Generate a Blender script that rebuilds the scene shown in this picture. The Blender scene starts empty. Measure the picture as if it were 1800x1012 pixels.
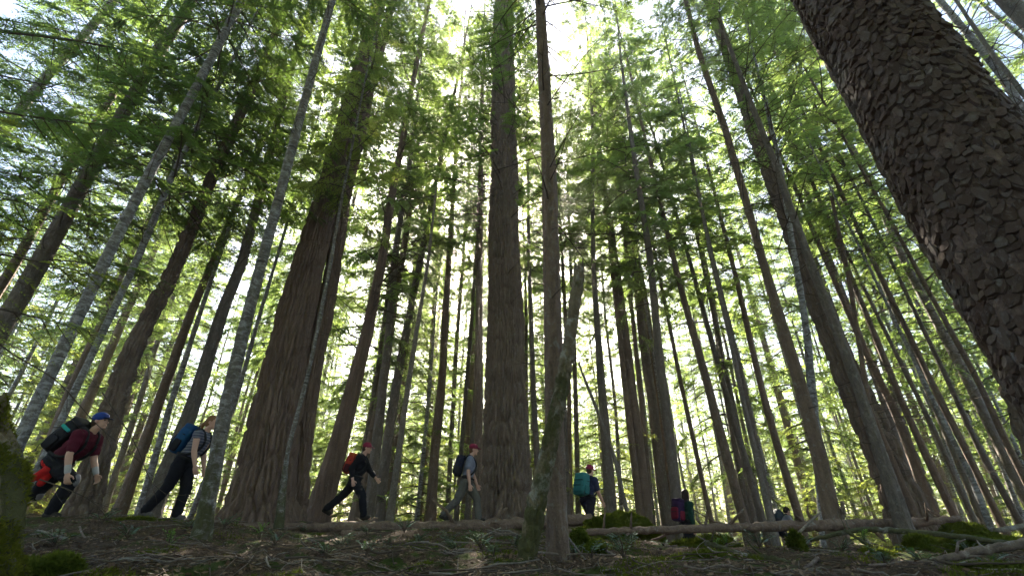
import bpy, math, random
import numpy as np
from mathutils import Vector, Matrix

# ------------------------------------------------------------------ camera
SC = bpy.context.scene
COL = SC.collection
R = math.radians
PITCH = R(27.3)
FPX = 800.0                      # focal length in pixels of the 1800 px wide photograph
CP, SP = math.cos(PITCH), math.sin(PITCH)
cam_d = bpy.data.cameras.new('camera')
cam_d.sensor_width = 36.0
cam_d.lens = 36.0 * FPX / 1800.0
cam_d.clip_start = 0.05
cam_d.clip_end = 2000.0
cam = bpy.data.objects.new('camera', cam_d)
COL.objects.link(cam)
cam.location = (0, 0, 0)
cam.rotation_euler = (R(90) + PITCH, 0, 0)
SC.camera = cam

# ------------------------------------------------------------------ sky and sun
SUN_EL, SUN_AZ = R(35.5), R(-3.4)         # azimuth clockwise from +Y
world = bpy.data.worlds.new('World')
SC.world = world
world.use_nodes = True
wn = world.node_tree
for n in list(wn.nodes): wn.nodes.remove(n)
w_out = wn.nodes.new('ShaderNodeOutputWorld')
w_bg = wn.nodes.new('ShaderNodeBackground')
w_sky = wn.nodes.new('ShaderNodeTexSky')
w_sky.sky_type = 'NISHITA'
w_sky.sun_disc = False
w_sky.sun_elevation = SUN_EL
w_sky.sun_rotation = SUN_AZ
w_sky.air_density = 1.0
w_sky.dust_density = 1.3
w_sky.ozone_density = 1.0
w_bg.inputs['Strength'].default_value = 0.055
wn.links.new(w_sky.outputs['Color'], w_bg.inputs['Color'])
wn.links.new(w_bg.outputs['Background'], w_out.inputs['Surface'])
sun_d = bpy.data.lights.new('sun', 'SUN')
sun_d.energy = 5.0
sun_d.angle = R(0.53)
sun_d.color = (1.0, 0.91, 0.76)
sun = bpy.data.objects.new('sun', sun_d)
COL.objects.link(sun)
to_sun = Vector((math.sin(SUN_AZ) * math.cos(SUN_EL), math.cos(SUN_AZ) * math.cos(SUN_EL), math.sin(SUN_EL)))
sun.rotation_euler = to_sun.to_track_quat('Z', 'Y').to_euler()
sun.location = (0, 30, 60)

SC.view_settings.view_transform = 'Standard'
SC.view_settings.look = 'None'
SC.view_settings.exposure = 3.25
SC.view_settings.gamma = 1.0
SC.view_settings.use_curve_mapping = False
SC.render.engine = 'CYCLES'
cy = SC.cycles
cy.use_denoising = True
try: cy.denoiser = 'OPENIMAGEDENOISE'
except Exception: pass
cy.max_bounces = 5
cy.diffuse_bounces = 2
cy.glossy_bounces = 2
cy.transmission_bounces = 3
cy.transparent_max_bounces = 4
cy.volume_bounces = 0
cy.caustics_reflective = False
cy.caustics_refractive = False
cy.use_adaptive_sampling = True
cy.adaptive_threshold = 0.02
cy.sample_clamp_indirect = 6.0

# ------------------------------------------------------------------ helpers
def P(px, py, Y):
    """world point at forward distance Y that the photograph shows at pixel (px, py)"""
    a, b = (px - 900.0) / FPX, (506.0 - py) / FPX
    d = np.array([a, CP - b * SP, SP + b * CP])
    return d * (Y / d[1])

def depth(p):
    return p[1] * CP + p[2] * SP

def hash3(ix, iy, iz, seed=0):
    h = (ix.astype(np.int64) * 374761393 + iy.astype(np.int64) * 668265263 + iz.astype(np.int64) * 2147483647 + seed * 974634777) & 0xFFFFFFFF
    h = ((h ^ (h >> 13)) * 1274126177) & 0xFFFFFFFF
    h = ((h ^ (h >> 16)) * 2246822519) & 0xFFFFFFFF
    return ((h ^ (h >> 15)) & 0xFFFFFF) / float(0xFFFFFF)

def vnoise(x, y, z, seed=0):
    """value noise in -1..1"""
    x, y, z = np.broadcast_arrays(np.asarray(x, float), np.asarray(y, float), np.asarray(z, float))
    ix, iy, iz = np.floor(x).astype(np.int64), np.floor(y).astype(np.int64), np.floor(z).astype(np.int64)
    fx, fy, fz = x - ix, y - iy, z - iz
    fx, fy, fz = fx*fx*(3-2*fx), fy*fy*(3-2*fy), fz*fz*(3-2*fz)
    def c(a, b, d): return hash3(ix + a, iy + b, iz + d, seed)
    x00 = c(0,0,0)*(1-fx) + c(1,0,0)*fx
    x10 = c(0,1,0)*(1-fx) + c(1,1,0)*fx
    x01 = c(0,0,1)*(1-fx) + c(1,0,1)*fx
    x11 = c(0,1,1)*(1-fx) + c(1,1,1)*fx
    return 2*((x00*(1-fy) + x10*fy)*(1-fz) + (x01*(1-fy) + x11*fy)*fz) - 1

def fbm(x, y, z, octv=4, seed=0):
    s, a = 0, 1.0
    for o in range(octv):
        s = s + a * vnoise(x, y, z, seed + o)
        x, y, z, a = x*2.03, y*2.03, z*2.03, a*0.5
    return s / 1.9

def voronoi(u, v, wrap, seed=0, jit=.7):
    """cells of size 1 in (u, v); u wraps after `wrap` cells. Returns F1, F2, cell id hash, offset u, offset v"""
    iu, iv = np.floor(u).astype(np.int64), np.floor(v).astype(np.int64)
    f1 = np.full(u.shape, 9.0); f2 = np.full(u.shape, 9.0)
    cid = np.zeros(u.shape); ou = np.zeros(u.shape); ov = np.zeros(u.shape)
    z0 = np.zeros_like(iu)
    for du in (-1, 0, 1):
        for dv in (-1, 0, 1):
            cu, cv = iu + du, iv + dv
            cw = np.mod(cu, wrap)
            pu = cu + jit * (hash3(cw, cv, z0, seed) - .5) + .5 + 0 * hash3(cw, cv, z0, seed)
            pv = cv + jit * (hash3(cw, cv, z0, seed + 7) - .5) + .5 + 0 * hash3(cw, cv, z0, seed + 7)
            hh = hash3(cw, cv, z0, seed + 13)
            d = np.hypot(u - pu, v - pv)
            nearer = d < f1
            f2 = np.where(nearer, f1, np.minimum(f2, d))
            cid = np.where(nearer, hh, cid)
            ou = np.where(nearer, u - pu, ou); ov = np.where(nearer, v - pv, ov)
            f1 = np.where(nearer, d, f1)
    return f1, f2, cid, ou, ov

def mesh_np(name, verts, faces, mats=(), midx=None, smooth=True):
    """faces: list of integer arrays (M,3) or (M,4)"""
    me = bpy.data.meshes.new(name)
    verts = np.asarray(verts, np.float32)
    faces = [np.asarray(f, np.int32) for f in faces if len(f)]
    nl = sum(f.size for f in faces); npol = sum(len(f) for f in faces)
    me.vertices.add(len(verts)); me.vertices.foreach_set('co', verts.ravel())
    me.loops.add(nl); me.loops.foreach_set('vertex_index', np.concatenate([f.ravel() for f in faces]))
    tot = np.concatenate([np.full(len(f), f.shape[1], np.int32) for f in faces])
    st = np.concatenate([[0], np.cumsum(tot)[:-1]]).astype(np.int32)
    me.polygons.add(npol); me.polygons.foreach_set('loop_start', st)
    try: me.polygons.foreach_set('loop_total', tot)
    except Exception: pass
    if midx is not None: me.polygons.foreach_set('material_index', np.asarray(midx, np.int32))
    me.polygons.foreach_set('use_smooth', np.full(npol, bool(smooth)))
    for m in mats: me.materials.append(m)
    me.update(calc_edges=True)
    me.validate()
    return me

def link(name, me, parent=None, loc=None, **props):
    o = bpy.data.objects.new(name, me)
    COL.objects.link(o)
    if parent is not None: o.parent = parent
    if loc is not None: o.location = loc
    for k, v in props.items(): o[k] = v
    return o

def thing(name, label, cat, loc=(0, 0, 0), group=None):
    o = link(name, None, None, loc, label=label, category=cat)
    if group: o['group'] = group
    return o

class Geo:
    """collects vertices and faces, with a material index for each face"""
    def __init__(s): s.v = []; s.f3 = []; s.f4 = []; s.m3 = []; s.m4 = []; s.n = 0
    def add(s, v, f, m=0):
        v = np.asarray(v, float).reshape(-1, 3); f = np.asarray(f, np.int64)
        if not len(f): return
        s.v.append(v)
        if f.shape[1] == 3: s.f3.append(f + s.n); s.m3.append(np.full(len(f), m))
        else: s.f4.append(f + s.n); s.m4.append(np.full(len(f), m))
        s.n += len(v)
    def arrays(s):
        fs, ms = [], []
        if s.f3: fs.append(np.concatenate(s.f3)); ms.append(np.concatenate(s.m3))
        if s.f4: fs.append(np.concatenate(s.f4)); ms.append(np.concatenate(s.m4))
        return np.concatenate(s.v), fs, np.concatenate(ms)
    def mesh(s, name, mats, smooth=True):
        v, fs, ms = s.arrays()
        return mesh_np(name, v, fs, mats, ms, smooth)

def cross(a, b):
    a, b = np.broadcast_arrays(np.asarray(a, float), np.asarray(b, float))
    return np.stack([a[..., 1]*b[..., 2]-a[..., 2]*b[..., 1], a[..., 2]*b[..., 0]-a[..., 0]*b[..., 2], a[..., 0]*b[..., 1]-a[..., 1]*b[..., 0]], -1)

def frames(path):
    t = np.gradient(path, axis=0)
    t /= np.linalg.norm(t, axis=1)[:, None] + 1e-9
    ref = np.array([0, 0, 1.0]) if abs(t[:, 2]).mean() < 0.8 else np.array([1.0, 0, 0])
    a = cross(t, ref); a /= np.linalg.norm(a, axis=1)[:, None] + 1e-9
    b = cross(t, a)
    return t, a, b

def tube(path, rad, ns=6, caps=True, jag=0.0, rng=None):
    path = np.asarray(path, float); rad = np.broadcast_to(np.asarray(rad, float), (len(path),))
    t, a, b = frames(path)
    th = np.arange(ns) * 2 * math.pi / ns
    rr = rad[:, None] * np.ones(ns)[None]
    if jag and rng is not None: rr = rr * (1 + jag * rng.standard_normal(rr.shape))
    v = path[:, None] + rr[..., None] * (np.cos(th)[None, :, None] * a[:, None] + np.sin(th)[None, :, None] * b[:, None])
    k = len(path)
    i = np.arange(k - 1)[:, None] * ns; j = np.arange(ns)[None]; j2 = (j + 1) % ns
    f = np.stack([i + j, i + j2, i + ns + j2, i + ns + j], -1).reshape(-1, 4)[:, ::-1]
    v = v.reshape(-1, 3)
    tri = np.zeros((0, 3), int)
    if caps:
        v = np.concatenate([v, path[:1], path[-1:]])
        c0, c1 = k * ns, k * ns + 1
        jj = np.arange(ns); jn = (jj + 1) % ns
        tri = np.concatenate([np.stack([np.full(ns, c0), jn, jj], 1)[:, ::-1] , np.stack([np.full(ns, c1), (k-1)*ns + jj, (k-1)*ns + jn], 1)[:, ::-1]])
    return v, f, tri

def add_tube(g, path, rad, ns=6, m=0, caps=True, jag=0.0, rng=None):
    v, f, t = tube(path, rad, ns, caps, jag, rng)
    n0 = g.n
    g.add(v, f, m)
    if len(t):
        g.f3.append(t + n0); g.m3.append(np.full(len(t), m))

def spline(pts, n):
    """Catmull-Rom through pts (k,d) with n samples"""
    pts = np.asarray(pts, float)
    q = np.concatenate([[2*pts[0]-pts[1]], pts, [2*pts[-1]-pts[-2]]])
    s = np.linspace(0, len(pts) - 1 - 1e-9, n); i = s.astype(int); u = (s - i)[:, None]
    p0, p1, p2, p3 = q[i], q[i+1], q[i+2], q[i+3]
    return 0.5*((2*p1) + (-p0+p2)*u + (2*p0-5*p1+4*p2-p3)*u*u + (-p0+3*p1-3*p2+p3)*u**3)

# ------------------------------------------------------------------ terrain shape
_yl = [0, 3.5, 5.0, 6.3, 7.5, 12, 25, 60, 400]; _zl = [-.50, -.31, -.20, -.02, .03, .02, -.3, -.8, -3]
_yc = [0, 3.5, 6.5, 8.5, 9.5, 11, 14, 22, 60, 400]; _zc = [-.50, -.34, -.27, -.17, -.10, -.02, -.03, -.3, -.8, -3]
_yr = [0, 3.5, 5.5, 7, 9, 14, 20, 30, 60, 400]; _zr = [-.50, -.34, -.28, -.32, -.50, -.85, -1.35, -1.6, -1.8, -4]
def sstep(a, b, x):
    t = np.clip((x - a) / (b - a), 0, 1); return t*t*(3-2*t)
def ground_z(x, y, fine=True):
    x = np.asarray(x, float); y = np.asarray(y, float)
    q = x / np.maximum(y, 1.5)
    wl = sstep(-.25, -.75, q); wr = sstep(.06, .40, q)
    z = np.interp(y, _yc, _zc) * (1 - wl - wr) + np.interp(y, _yl, _zl) * wl + np.interp(y, _yr, _zr) * wr
    z = z + 0.05 * vnoise(x*.6, y*.6, 0*x, 3) * sstep(1, 6, y)
    z = z - .09 * sstep(-5.6, -5.0, x) * sstep(2.4, 1.8, x) * sstep(8.6, 9.2, y) * sstep(10.5, 10.0, y)
    z = z - .25 * np.exp(-((x - 1.95)**2 + (y - 12.0)**2) / 1.6) - .20 * np.exp(-((x - 4.3)**2 + (y - 12.8)**2) / 2.2)
    if fine:
        near = 1 - sstep(25, 60, y)
        z = z + near * (0.055 * vnoise(x*2.1, y*2.1, 0*x, 5) + 0.032 * vnoise(x*5.3, y*5.3, 0*x, 6) + 0.016 * vnoise(x*13, y*13, 0*x, 8))
    return z
def gz(x, y): return float(ground_z(np.array([x]), np.array([y]))[0])

# ------------------------------------------------------------------ materials
def new_mat(name):
    m = bpy.data.materials.new(name); m.use_nodes = True
    nt = m.node_tree
    for n in list(nt.nodes): nt.nodes.remove(n)
    return m, nt, nt.nodes.new('ShaderNodeOutputMaterial')

def N(nt, kind, **kw):
    n = nt.nodes.new(kind)
    for k, v in kw.items():
        if k in n.inputs.keys(): n.inputs[k].default_value = v
        else: setattr(n, k, v)
    return n

def ramp(nt, fac, stops):
    r = nt.nodes.new('ShaderNodeValToRGB')
    e = r.color_ramp.elements
    while len(e) < len(stops): e.new(0.5)
    for el, (p, c) in zip(e, stops):
        el.position = p; el.color = (c[0], c[1], c[2], 1) if not isinstance(c, (int, float)) else (c, c, c, 1)
    nt.links.new(fac, r.inputs['Fac'])
    return r.outputs['Color']

def mixc(nt, fac, a, b, mode='MIX'):
    m = nt.nodes.new('ShaderNodeMix'); m.data_type = 'RGBA'; m.blend_type = mode
    L = nt.links
    if isinstance(fac, (int, float)): m.inputs[0].default_value = fac
    else: L.new(fac, m.inputs[0])
    for s, x in ((6, a), (7, b)):
        if isinstance(x, tuple): m.inputs[s].default_value = (x[0], x[1], x[2], 1)
        else: L.new(x, m.inputs[s])
    return m.outputs[2]

def coords(nt, scale=(1, 1, 1), rnd=True):
    tc = nt.nodes.new('ShaderNodeTexCoord'); mp = nt.nodes.new('ShaderNodeMapping')
    mp.inputs['Scale'].default_value = scale
    nt.links.new(tc.outputs['Object'], mp.inputs['Vector'])
    if rnd:
        oi = nt.nodes.new('ShaderNodeObjectInfo')
        mu = nt.nodes.new('ShaderNodeMath'); mu.operation = 'MULTIPLY'; mu.inputs[1].default_value = 37.0
        nt.links.new(oi.outputs['Random'], mu.inputs[0])
        cb = nt.nodes.new('ShaderNodeCombineXYZ')
        for k in range(3): nt.links.new(mu.outputs[0], cb.inputs[k])
        nt.links.new(cb.outputs[0], mp.inputs['Location'])
    return mp.outputs['Vector']

def noise(nt, vec, scale, detail=4, rough=0.55, dist=0.0):
    n = N(nt, 'ShaderNodeTexNoise', Scale=scale, Detail=detail, Roughness=rough, Distortion=dist)
    nt.links.new(vec, n.inputs['Vector'])
    return n.outputs['Fac']

def bark_mat(name, dark, mid, light, lichen=None, lich_amt=0.0, zs=0.18, sc=14.0, bump=0.6, moss=0.0, rings=False, lich_scale=13.0):
    m, nt, out = new_mat(name)
    light = tuple(x * 1.35 for x in light); dark = tuple(x * .7 for x in dark)
    v = coords(nt, (1, 1, zs)); vr = coords(nt, (1, 1, 1))
    n1 = noise(nt, v, sc, 6, 0.65, 0.4)
    n2 = noise(nt, vr, 2.2, 4, 0.6)
    c = ramp(nt, n1, [(0.38, dark), (0.52, mid), (0.68, light)])
    c = mixc(nt, ramp(nt, n2, [(0.35, 0.0), (0.7, 0.55)]), c, (light[0]*.8, light[1]*.75, light[2]*.72))
    n3 = noise(nt, vr, 40, 4, 0.7)
    c = mixc(nt, 0.55, c, mixc(nt, n3, (dark[0]*.7, dark[1]*.7, dark[2]*.7), (light[0]*1.15, light[1]*1.15, light[2]*1.15)), 'MIX')
    if lich_amt > 0:
        nl = noise(nt, coords(nt, (1, 1, 0.8 if not rings else 2.0)), lich_scale, 5, 0.72, 0.6)
        c = mixc(nt, ramp(nt, nl, [(0.60 - lich_amt*.35, 0.0), (0.72 - lich_amt*.35, 0.7)]), c, lichen)
    if rings:
        nr = noise(nt, coords(nt, (.6, .6, 6.0)), 2.5, 3, 0.6, 0.3)
        c = mixc(nt, ramp(nt, nr, [(0.60, 0.0), (0.68, 0.8)]), c, dark)
    if moss > 0:
        nm = noise(nt, vr, 3.0, 5, 0.7)
        sx = nt.nodes.new('ShaderNodeSeparateXYZ')
        tc = nt.nodes.new('ShaderNodeTexCoord'); nt.links.new(tc.outputs['Object'], sx.inputs[0])
        mr = N(nt, 'ShaderNodeMapRange'); nt.links.new(sx.outputs['Z'], mr.inputs['Value'])
        mr.inputs['From Min'].default_value = 0.0; mr.inputs['From Max'].default_value = moss
        mr.inputs['To Min'].default_value = 0.16; mr.inputs['To Max'].default_value = -0.10
        ad = N(nt, 'ShaderNodeMath', operation='ADD'); nt.links.new(nm, ad.inputs[0]); nt.links.new(mr.outputs[0], ad.inputs[1])
        c = mixc(nt, ramp(nt, ad.outputs[0], [(0.50, 0.0), (0.60, 0.9)]), c, mixc(nt, n3, (.026, .028, .008), (.085, .085, .026)))
    b = N(nt, 'ShaderNodeBsdfPrincipled'); b.inputs['Roughness'].default_value = 0.85
    b.inputs['Specular IOR Level'].default_value = 0.25
    nt.links.new(c, b.inputs['Base Color'])
    bm = N(nt, 'ShaderNodeBump', Strength=min(1.0, bump*1.2), Distance=0.035)
    hh = N(nt, 'ShaderNodeMath', operation='MULTIPLY_ADD'); hh.inputs[1].default_value = 0.35
    nt.links.new(n3, hh.inputs[0]); nt.links.new(n1, hh.inputs[2])
    nt.links.new(hh.outputs[0], bm.inputs['Height'])
    nt.links.new(bm.outputs['Normal'], b.inputs['Normal'])
    nt.links.new(b.outputs[0], out.inputs['Surface'])
    return m

def leaf_mat(name, c_dark, c_light, trans, t_fac=0.5, gloss=0.08, clump=0.6):
    m, nt, out = new_mat(name)
    v = coords(nt)
    n1 = noise(nt, v, clump, 3, 0.6)
    n2 = noise(nt, v, 6.0, 2, 0.6)
    f = N(nt, 'ShaderNodeMath', operation='MULTIPLY_ADD'); f.inputs[1].default_value = 0.5
    nt.links.new(n2, f.inputs[0]); nt.links.new(n1, f.inputs[2])
    fac = ramp(nt, f.outputs[0], [(0.50, 0.0), (0.95, 1.0)])
    c = mixc(nt, fac, c_dark, c_light)
    oi = nt.nodes.new('ShaderNodeObjectInfo')
    hs = N(nt, 'ShaderNodeHueSaturation')
    mr = N(nt, 'ShaderNodeMapRange'); nt.links.new(oi.outputs['Random'], mr.inputs['Value'])
    mr.inputs['To Min'].default_value = 0.485; mr.inputs['To Max'].default_value = 0.515
    nt.links.new(mr.outputs[0], hs.inputs['Hue'])
    mv = N(nt, 'ShaderNodeMapRange'); nt.links.new(oi.outputs['Random'], mv.inputs['Value'])
    mv.inputs['To Min'].default_value = 0.75; mv.inputs['To Max'].default_value = 1.25
    nt.links.new(mv.outputs[0], hs.inputs['Value'])
    nt.links.new(c, hs.inputs['Color'])
    d = N(nt, 'ShaderNodeBsdfDiffuse'); t = N(nt, 'ShaderNodeBsdfTranslucent')
    nt.links.new(hs.outputs[0], d.inputs['Color'])
    tcol = mixc(nt, fac, (trans[0]*.65, trans[1]*.75, trans[2]*.8), trans)
    nt.links.new(tcol, t.inputs['Color'])
    mx = N(nt, 'ShaderNodeMixShader'); mx.inputs[0].default_value = t_fac
    nt.links.new(d.outputs[0], mx.inputs[1]); nt.links.new(t.outputs[0], mx.inputs[2])
    g = N(nt, 'ShaderNodeBsdfGlossy', Roughness=0.45); g.inputs['Color'].default_value = (.8, .9, .9, 1)
    m2 = N(nt, 'ShaderNodeMixShader'); m2.inputs[0].default_value = gloss
    nt.links.new(mx.outputs[0], m2.inputs[1]); nt.links.new(g.outputs[0], m2.inputs[2])
    nt.links.new(m2.outputs[0], out.inputs['Surface'])
    return m

def plain_mat(name, col, rough=0.8, var=0.25, sc=8.0, bump=0.15, spec=0.3):
    m, nt, out = new_mat(name)
    v = coords(nt)
    n1 = noise(nt, v, sc, 4, 0.6)
    c = mixc(nt, n1, tuple(x*(1-var) for x in col), tuple(min(1, x*(1+var)) for x in col))
    b = N(nt, 'ShaderNodeBsdfPrincipled'); b.inputs['Roughness'].default_value = rough
    b.inputs['Specular IOR Level'].default_value = spec
    nt.links.new(c, b.inputs['Base Color'])
    bm = N(nt, 'ShaderNodeBump', Strength=bump, Distance=0.02)
    nt.links.new(n1, bm.inputs['Height']); nt.links.new(bm.outputs['Normal'], b.inputs['Normal'])
    nt.links.new(b.outputs[0], out.inputs['Surface'])
    return m

M = {}
M['fir'] = bark_mat('fir_bark', (.030, .020, .015), (.11, .074, .055), (.21, .155, .122), (.24, .23, .20), .12, zs=.16, sc=9, bump=.9)
M['fir_red'] = bark_mat('cedar_bark', (.034, .021, .016), (.115, .071, .051), (.20, .138, .106), (.24, .23, .20), .05, zs=.06, sc=16, bump=.8)
M['grey'] = bark_mat('hemlock_bark', (.040, .033, .029), (.095, .076, .063), (.18, .15, .128), (.25, .245, .22), .16, zs=.25, sc=16, bump=.8)
M['brown'] = bark_mat('brown_hemlock_bark', (.036, .023, .016), (.125, .083, .060), (.22, .16, .12), (.25, .24, .21), .14, zs=.22, sc=16, bump=.8)
M['alder'] = bark_mat('alder_bark', (.030, .026, .023), (.11, .097, .090), (.21, .195, .185), (.42, .42, .43), .40, zs=.5, sc=12, bump=.6, rings=True, lich_scale=9.0)
M['mossy'] = bark_mat('mossy_alder_bark', (.030, .025, .020), (.10, .083, .068), (.18, .16, .14), (.38, .38, .37), .32, zs=.4, sc=12, bump=.7, moss=1.5, rings=True, lich_scale=9.0)
M['snag'] = bark_mat('rotten_snag_bark', (.036, .028, .017), (.12, .090, .055), (.21, .17, .11), (.36, .37, .33), .20, zs=.5, sc=7, bump=.8, moss=2.8, lich_scale=5.0)
M['plate'] = bark_mat('scaly_bark', (.030, .019, .014), (.10, .063, .047), (.19, .138, .112), (.24, .235, .225), .14, zs=.6, sc=22, bump=.9, lich_scale=9.0)
M['dead'] = bark_mat('dead_wood', (.040, .031, .025), (.125, .10, .082), (.23, .20, .17), (.27, .27, .25), .15, zs=.8, sc=20, bump=.5)
def stripe_mat():
    m, nt, out = new_mat('striped_cotton')
    wv = N(nt, 'ShaderNodeTexWave', Scale=7.0, Distortion=.6); wv.bands_direction = 'Z'
    tc = nt.nodes.new('ShaderNodeTexCoord'); nt.links.new(tc.outputs['Object'], wv.inputs['Vector'])
    c = ramp(nt, wv.outputs['Fac'], [(.40, (.055, .06, .10)), (.60, (.17, .17, .20))])
    b = N(nt, 'ShaderNodeBsdfPrincipled', Roughness=.85); nt.links.new(c, b.inputs['Base Color']); nt.links.new(b.outputs[0], out.inputs['Surface'])
    return m
M['stripe'] = stripe_mat()
def flake_mat():
    m, nt, out = new_mat('bark_plate')
    ge = nt.nodes.new('ShaderNodeNewGeometry'); oi = nt.nodes.new('ShaderNodeObjectInfo')
    ad = N(nt, 'ShaderNodeMath', operation='ADD'); nt.links.new(ge.outputs['Random Per Island'], ad.inputs[0]); nt.links.new(oi.outputs['Random'], ad.inputs[1])
    fr = N(nt, 'ShaderNodeMath', operation='FRACT'); nt.links.new(ad.outputs[0], fr.inputs[0])
    c = ramp(nt, fr.outputs[0], [(0.0, (.060, .037, .028)), (.4, (.098, .061, .045)), (.8, (.122, .082, .064)), (1.0, (.165, .128, .110))])
    v = coords(nt); n1 = noise(nt, v, 38, 5, .7); n2 = noise(nt, v, 3.0, 3, .6)
    c = mixc(nt, ramp(nt, n1, [(.35, 0.0), (.7, .75)]), c, (.05, .033, .026))
    c = mixc(nt, ramp(nt, n2, [(.5, 0.0), (.72, .5)]), c, (.21, .195, .18))
    b = N(nt, 'ShaderNodeBsdfPrincipled', Roughness=.85); b.inputs['Specular IOR Level'].default_value = .25
    nt.links.new(c, b.inputs['Base Color'])
    bm = N(nt, 'ShaderNodeBump', Strength=.8, Distance=.012); nt.links.new(n1, bm.inputs['Height']); nt.links.new(bm.outputs['Normal'], b.inputs['Normal'])
    nt.links.new(b.outputs[0], out.inputs['Surface'])
    return m
M['flake_bark'] = flake_mat()
M['limb'] = plain_mat('limb_bark', (.085, .065, .05), .9, .45, 9, .2, .15)
M['log'] = bark_mat('fallen_log_wood', (.034, .021, .014), (.125, .077, .052), (.22, .155, .118), (.26, .25, .22), .10, zs=1.0, sc=14, bump=.7)
M['pale_log'] = bark_mat('weathered_pole_wood', (.045, .032, .025), (.13, .095, .072), (.22, .175, .145), (.32, .31, .29), .15, zs=1.0, sc=16, bump=.5)
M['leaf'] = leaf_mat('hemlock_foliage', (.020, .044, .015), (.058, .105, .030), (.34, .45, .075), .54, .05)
M['leaf_far'] = leaf_mat('sunlit_foliage', (.032, .056, .018), (.086, .125, .036), (.41, .53, .12), .58, .05)  # yellower, brighter leaf copy; sunlight is put into its colour
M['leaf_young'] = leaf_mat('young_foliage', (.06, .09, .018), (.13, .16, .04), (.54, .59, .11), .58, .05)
M['leaf_dark'] = leaf_mat('shaded_foliage', (.016, .038, .016), (.045, .088, .030), (.24, .35, .06), .50, .05)  # darker leaf copy with canopy shade painted into the colour
M['cedar'] = leaf_mat('cedar_foliage', (.05, .075, .012), (.16, .17, .025), (.38, .40, .04), .5, .04, 2.0)
M['shrub'] = leaf_mat('shrub_leaf', (.02, .05, .022), (.045, .085, .04), (.12, .25, .03), .30, .16, 3.0)
M['shrub_lit'] = leaf_mat('sun_tinted_leaf', (.05, .12, .018), (.09, .19, .03), (.30, .50, .04), .5, .08, 3.0)  # shrub leaf again, its colour brightened to stand for sunlight
M['moss_bright'] = leaf_mat('bright_moss', (.034, .046, .010), (.125, .135, .026), (.36, .38, .05), .42, .0, 5.0)  # moss copy for the stump, light on it painted as paler colour
M['moss'] = leaf_mat('moss', (.020, .030, .007), (.080, .092, .018), (.26, .30, .04), .42, .0, 4.0)
# ------------------------------------------------------------------ foliage builders
def leaf_strip(g, base, dirs, normals, length, width, m):
    """kites: base (k,3), dirs (k,3) unit, normals (k,3), length (k,), width (k,)"""
    side = cross(dirs, normals); side /= np.linalg.norm(side, axis=1)[:, None] + 1e-9
    mid = base + dirs * (length * .42)[:, None]
    tip = base + dirs * length[:, None] - normals * (length * .08)[:, None]
    v = np.stack([base, mid + side * (width * .5)[:, None], tip, mid - side * (width * .5)[:, None]], 1)
    k = len(base)
    f = (np.arange(k)[:, None] * 4 + np.array([0, 1, 2, 3])[None])
    g.add(v.reshape(-1, 3), f, m)

def unit(a): return a / (np.linalg.norm(a, axis=-1)[..., None] + 1e-9)

def branch(g, rng, L, rise, droop, dens=1.0, kite=0.10, bare=0.22, r0=None, cover=1.0, T=np.eye(3), o=np.zeros(3), wood=0, leaf=1, step=.055, wr=(.26, .42)):
    """one conifer bough along local +X: woody axis, side sprays, needles in flat rows"""
    nseg = 7
    t = np.linspace(0, 1, nseg)
    wob = rng.normal(0, .05, 2)
    ax = np.stack([L*t*(1 - .12*t), L*(wob[0]*np.sin(3*t) + wob[1]*t*t), L*(rise*t - droop*t*t)], 1)
    r0 = r0 or (.006 + .0065 * L)
    def w(p): return p @ T.T + o
    add_tube(g, w(ax), r0 * (1 - .88*t), 4, wood, caps=False)
    ns = max(4, int(L * 9 * dens))
    ts = np.sort(bare + (1 - bare) * rng.random(ns) ** .8)
    for i, tt in enumerate(ts):
        if rng.random() > cover: continue
        p0 = np.array([np.interp(tt, t, ax[:, k]) for k in range(3)])
        sgn = 1 if i % 2 else -1
        ang = sgn * R(rng.uniform(38, 68)) if tt < .96 else rng.uniform(-.3, .3)
        l = (L * .42 * (1 - tt) ** .7 * min(1, .35 + 1.8*(tt-bare)) + .16) * rng.uniform(.6, 1.15)
        n = max(3, int(l / step))
        s = np.linspace(.12, 1, n)
        slope = rise - 2*droop*tt
        dirv = unit(np.array([math.cos(ang), math.sin(ang), slope*.7 - .12 + rng.normal(0, .10)]))
        sag = rng.uniform(.10, .35)
        pts = p0 + s[:, None] * l * dirv + np.stack([0*s, 0*s, -sag*l*s*s], 1)
        # twig
        add = np.stack([p0, pts[-1]])
        sd = cross(dirv, [0, 0, 1]); sd = sd/(np.linalg.norm(sd)+1e-9) * .006
        g.add(w(np.stack([p0+sd, p0-sd, pts[-1]])), [[0, 1, 2]], wood)
        # needles left and right of the twig
        nrm = unit(np.array([0, 0, 1.0]) + rng.normal(0, .22, 3))
        lat = unit(cross(nrm, dirv))
        for sg in (-1, 1):
            j = rng.normal(0, .16, (n, 3))
            d = unit(dirv[None]*.75 + sg*lat[None]*rng.uniform(.55, .95, n)[:, None] + j)
            ln = kite * (1.15 - .55*s) * rng.uniform(.7, 1.3, n)
            leaf_strip(g, w(pts), d @ T.T, np.broadcast_to(nrm, (n, 3)) @ T.T, ln, ln * rng.uniform(wr[0], wr[1], n), leaf)

def rot_z(a):
    c, s = math.cos(a), math.sin(a); return np.array([[c, -s, 0], [s, c, 0], [0, 0, 1.0]])

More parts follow.
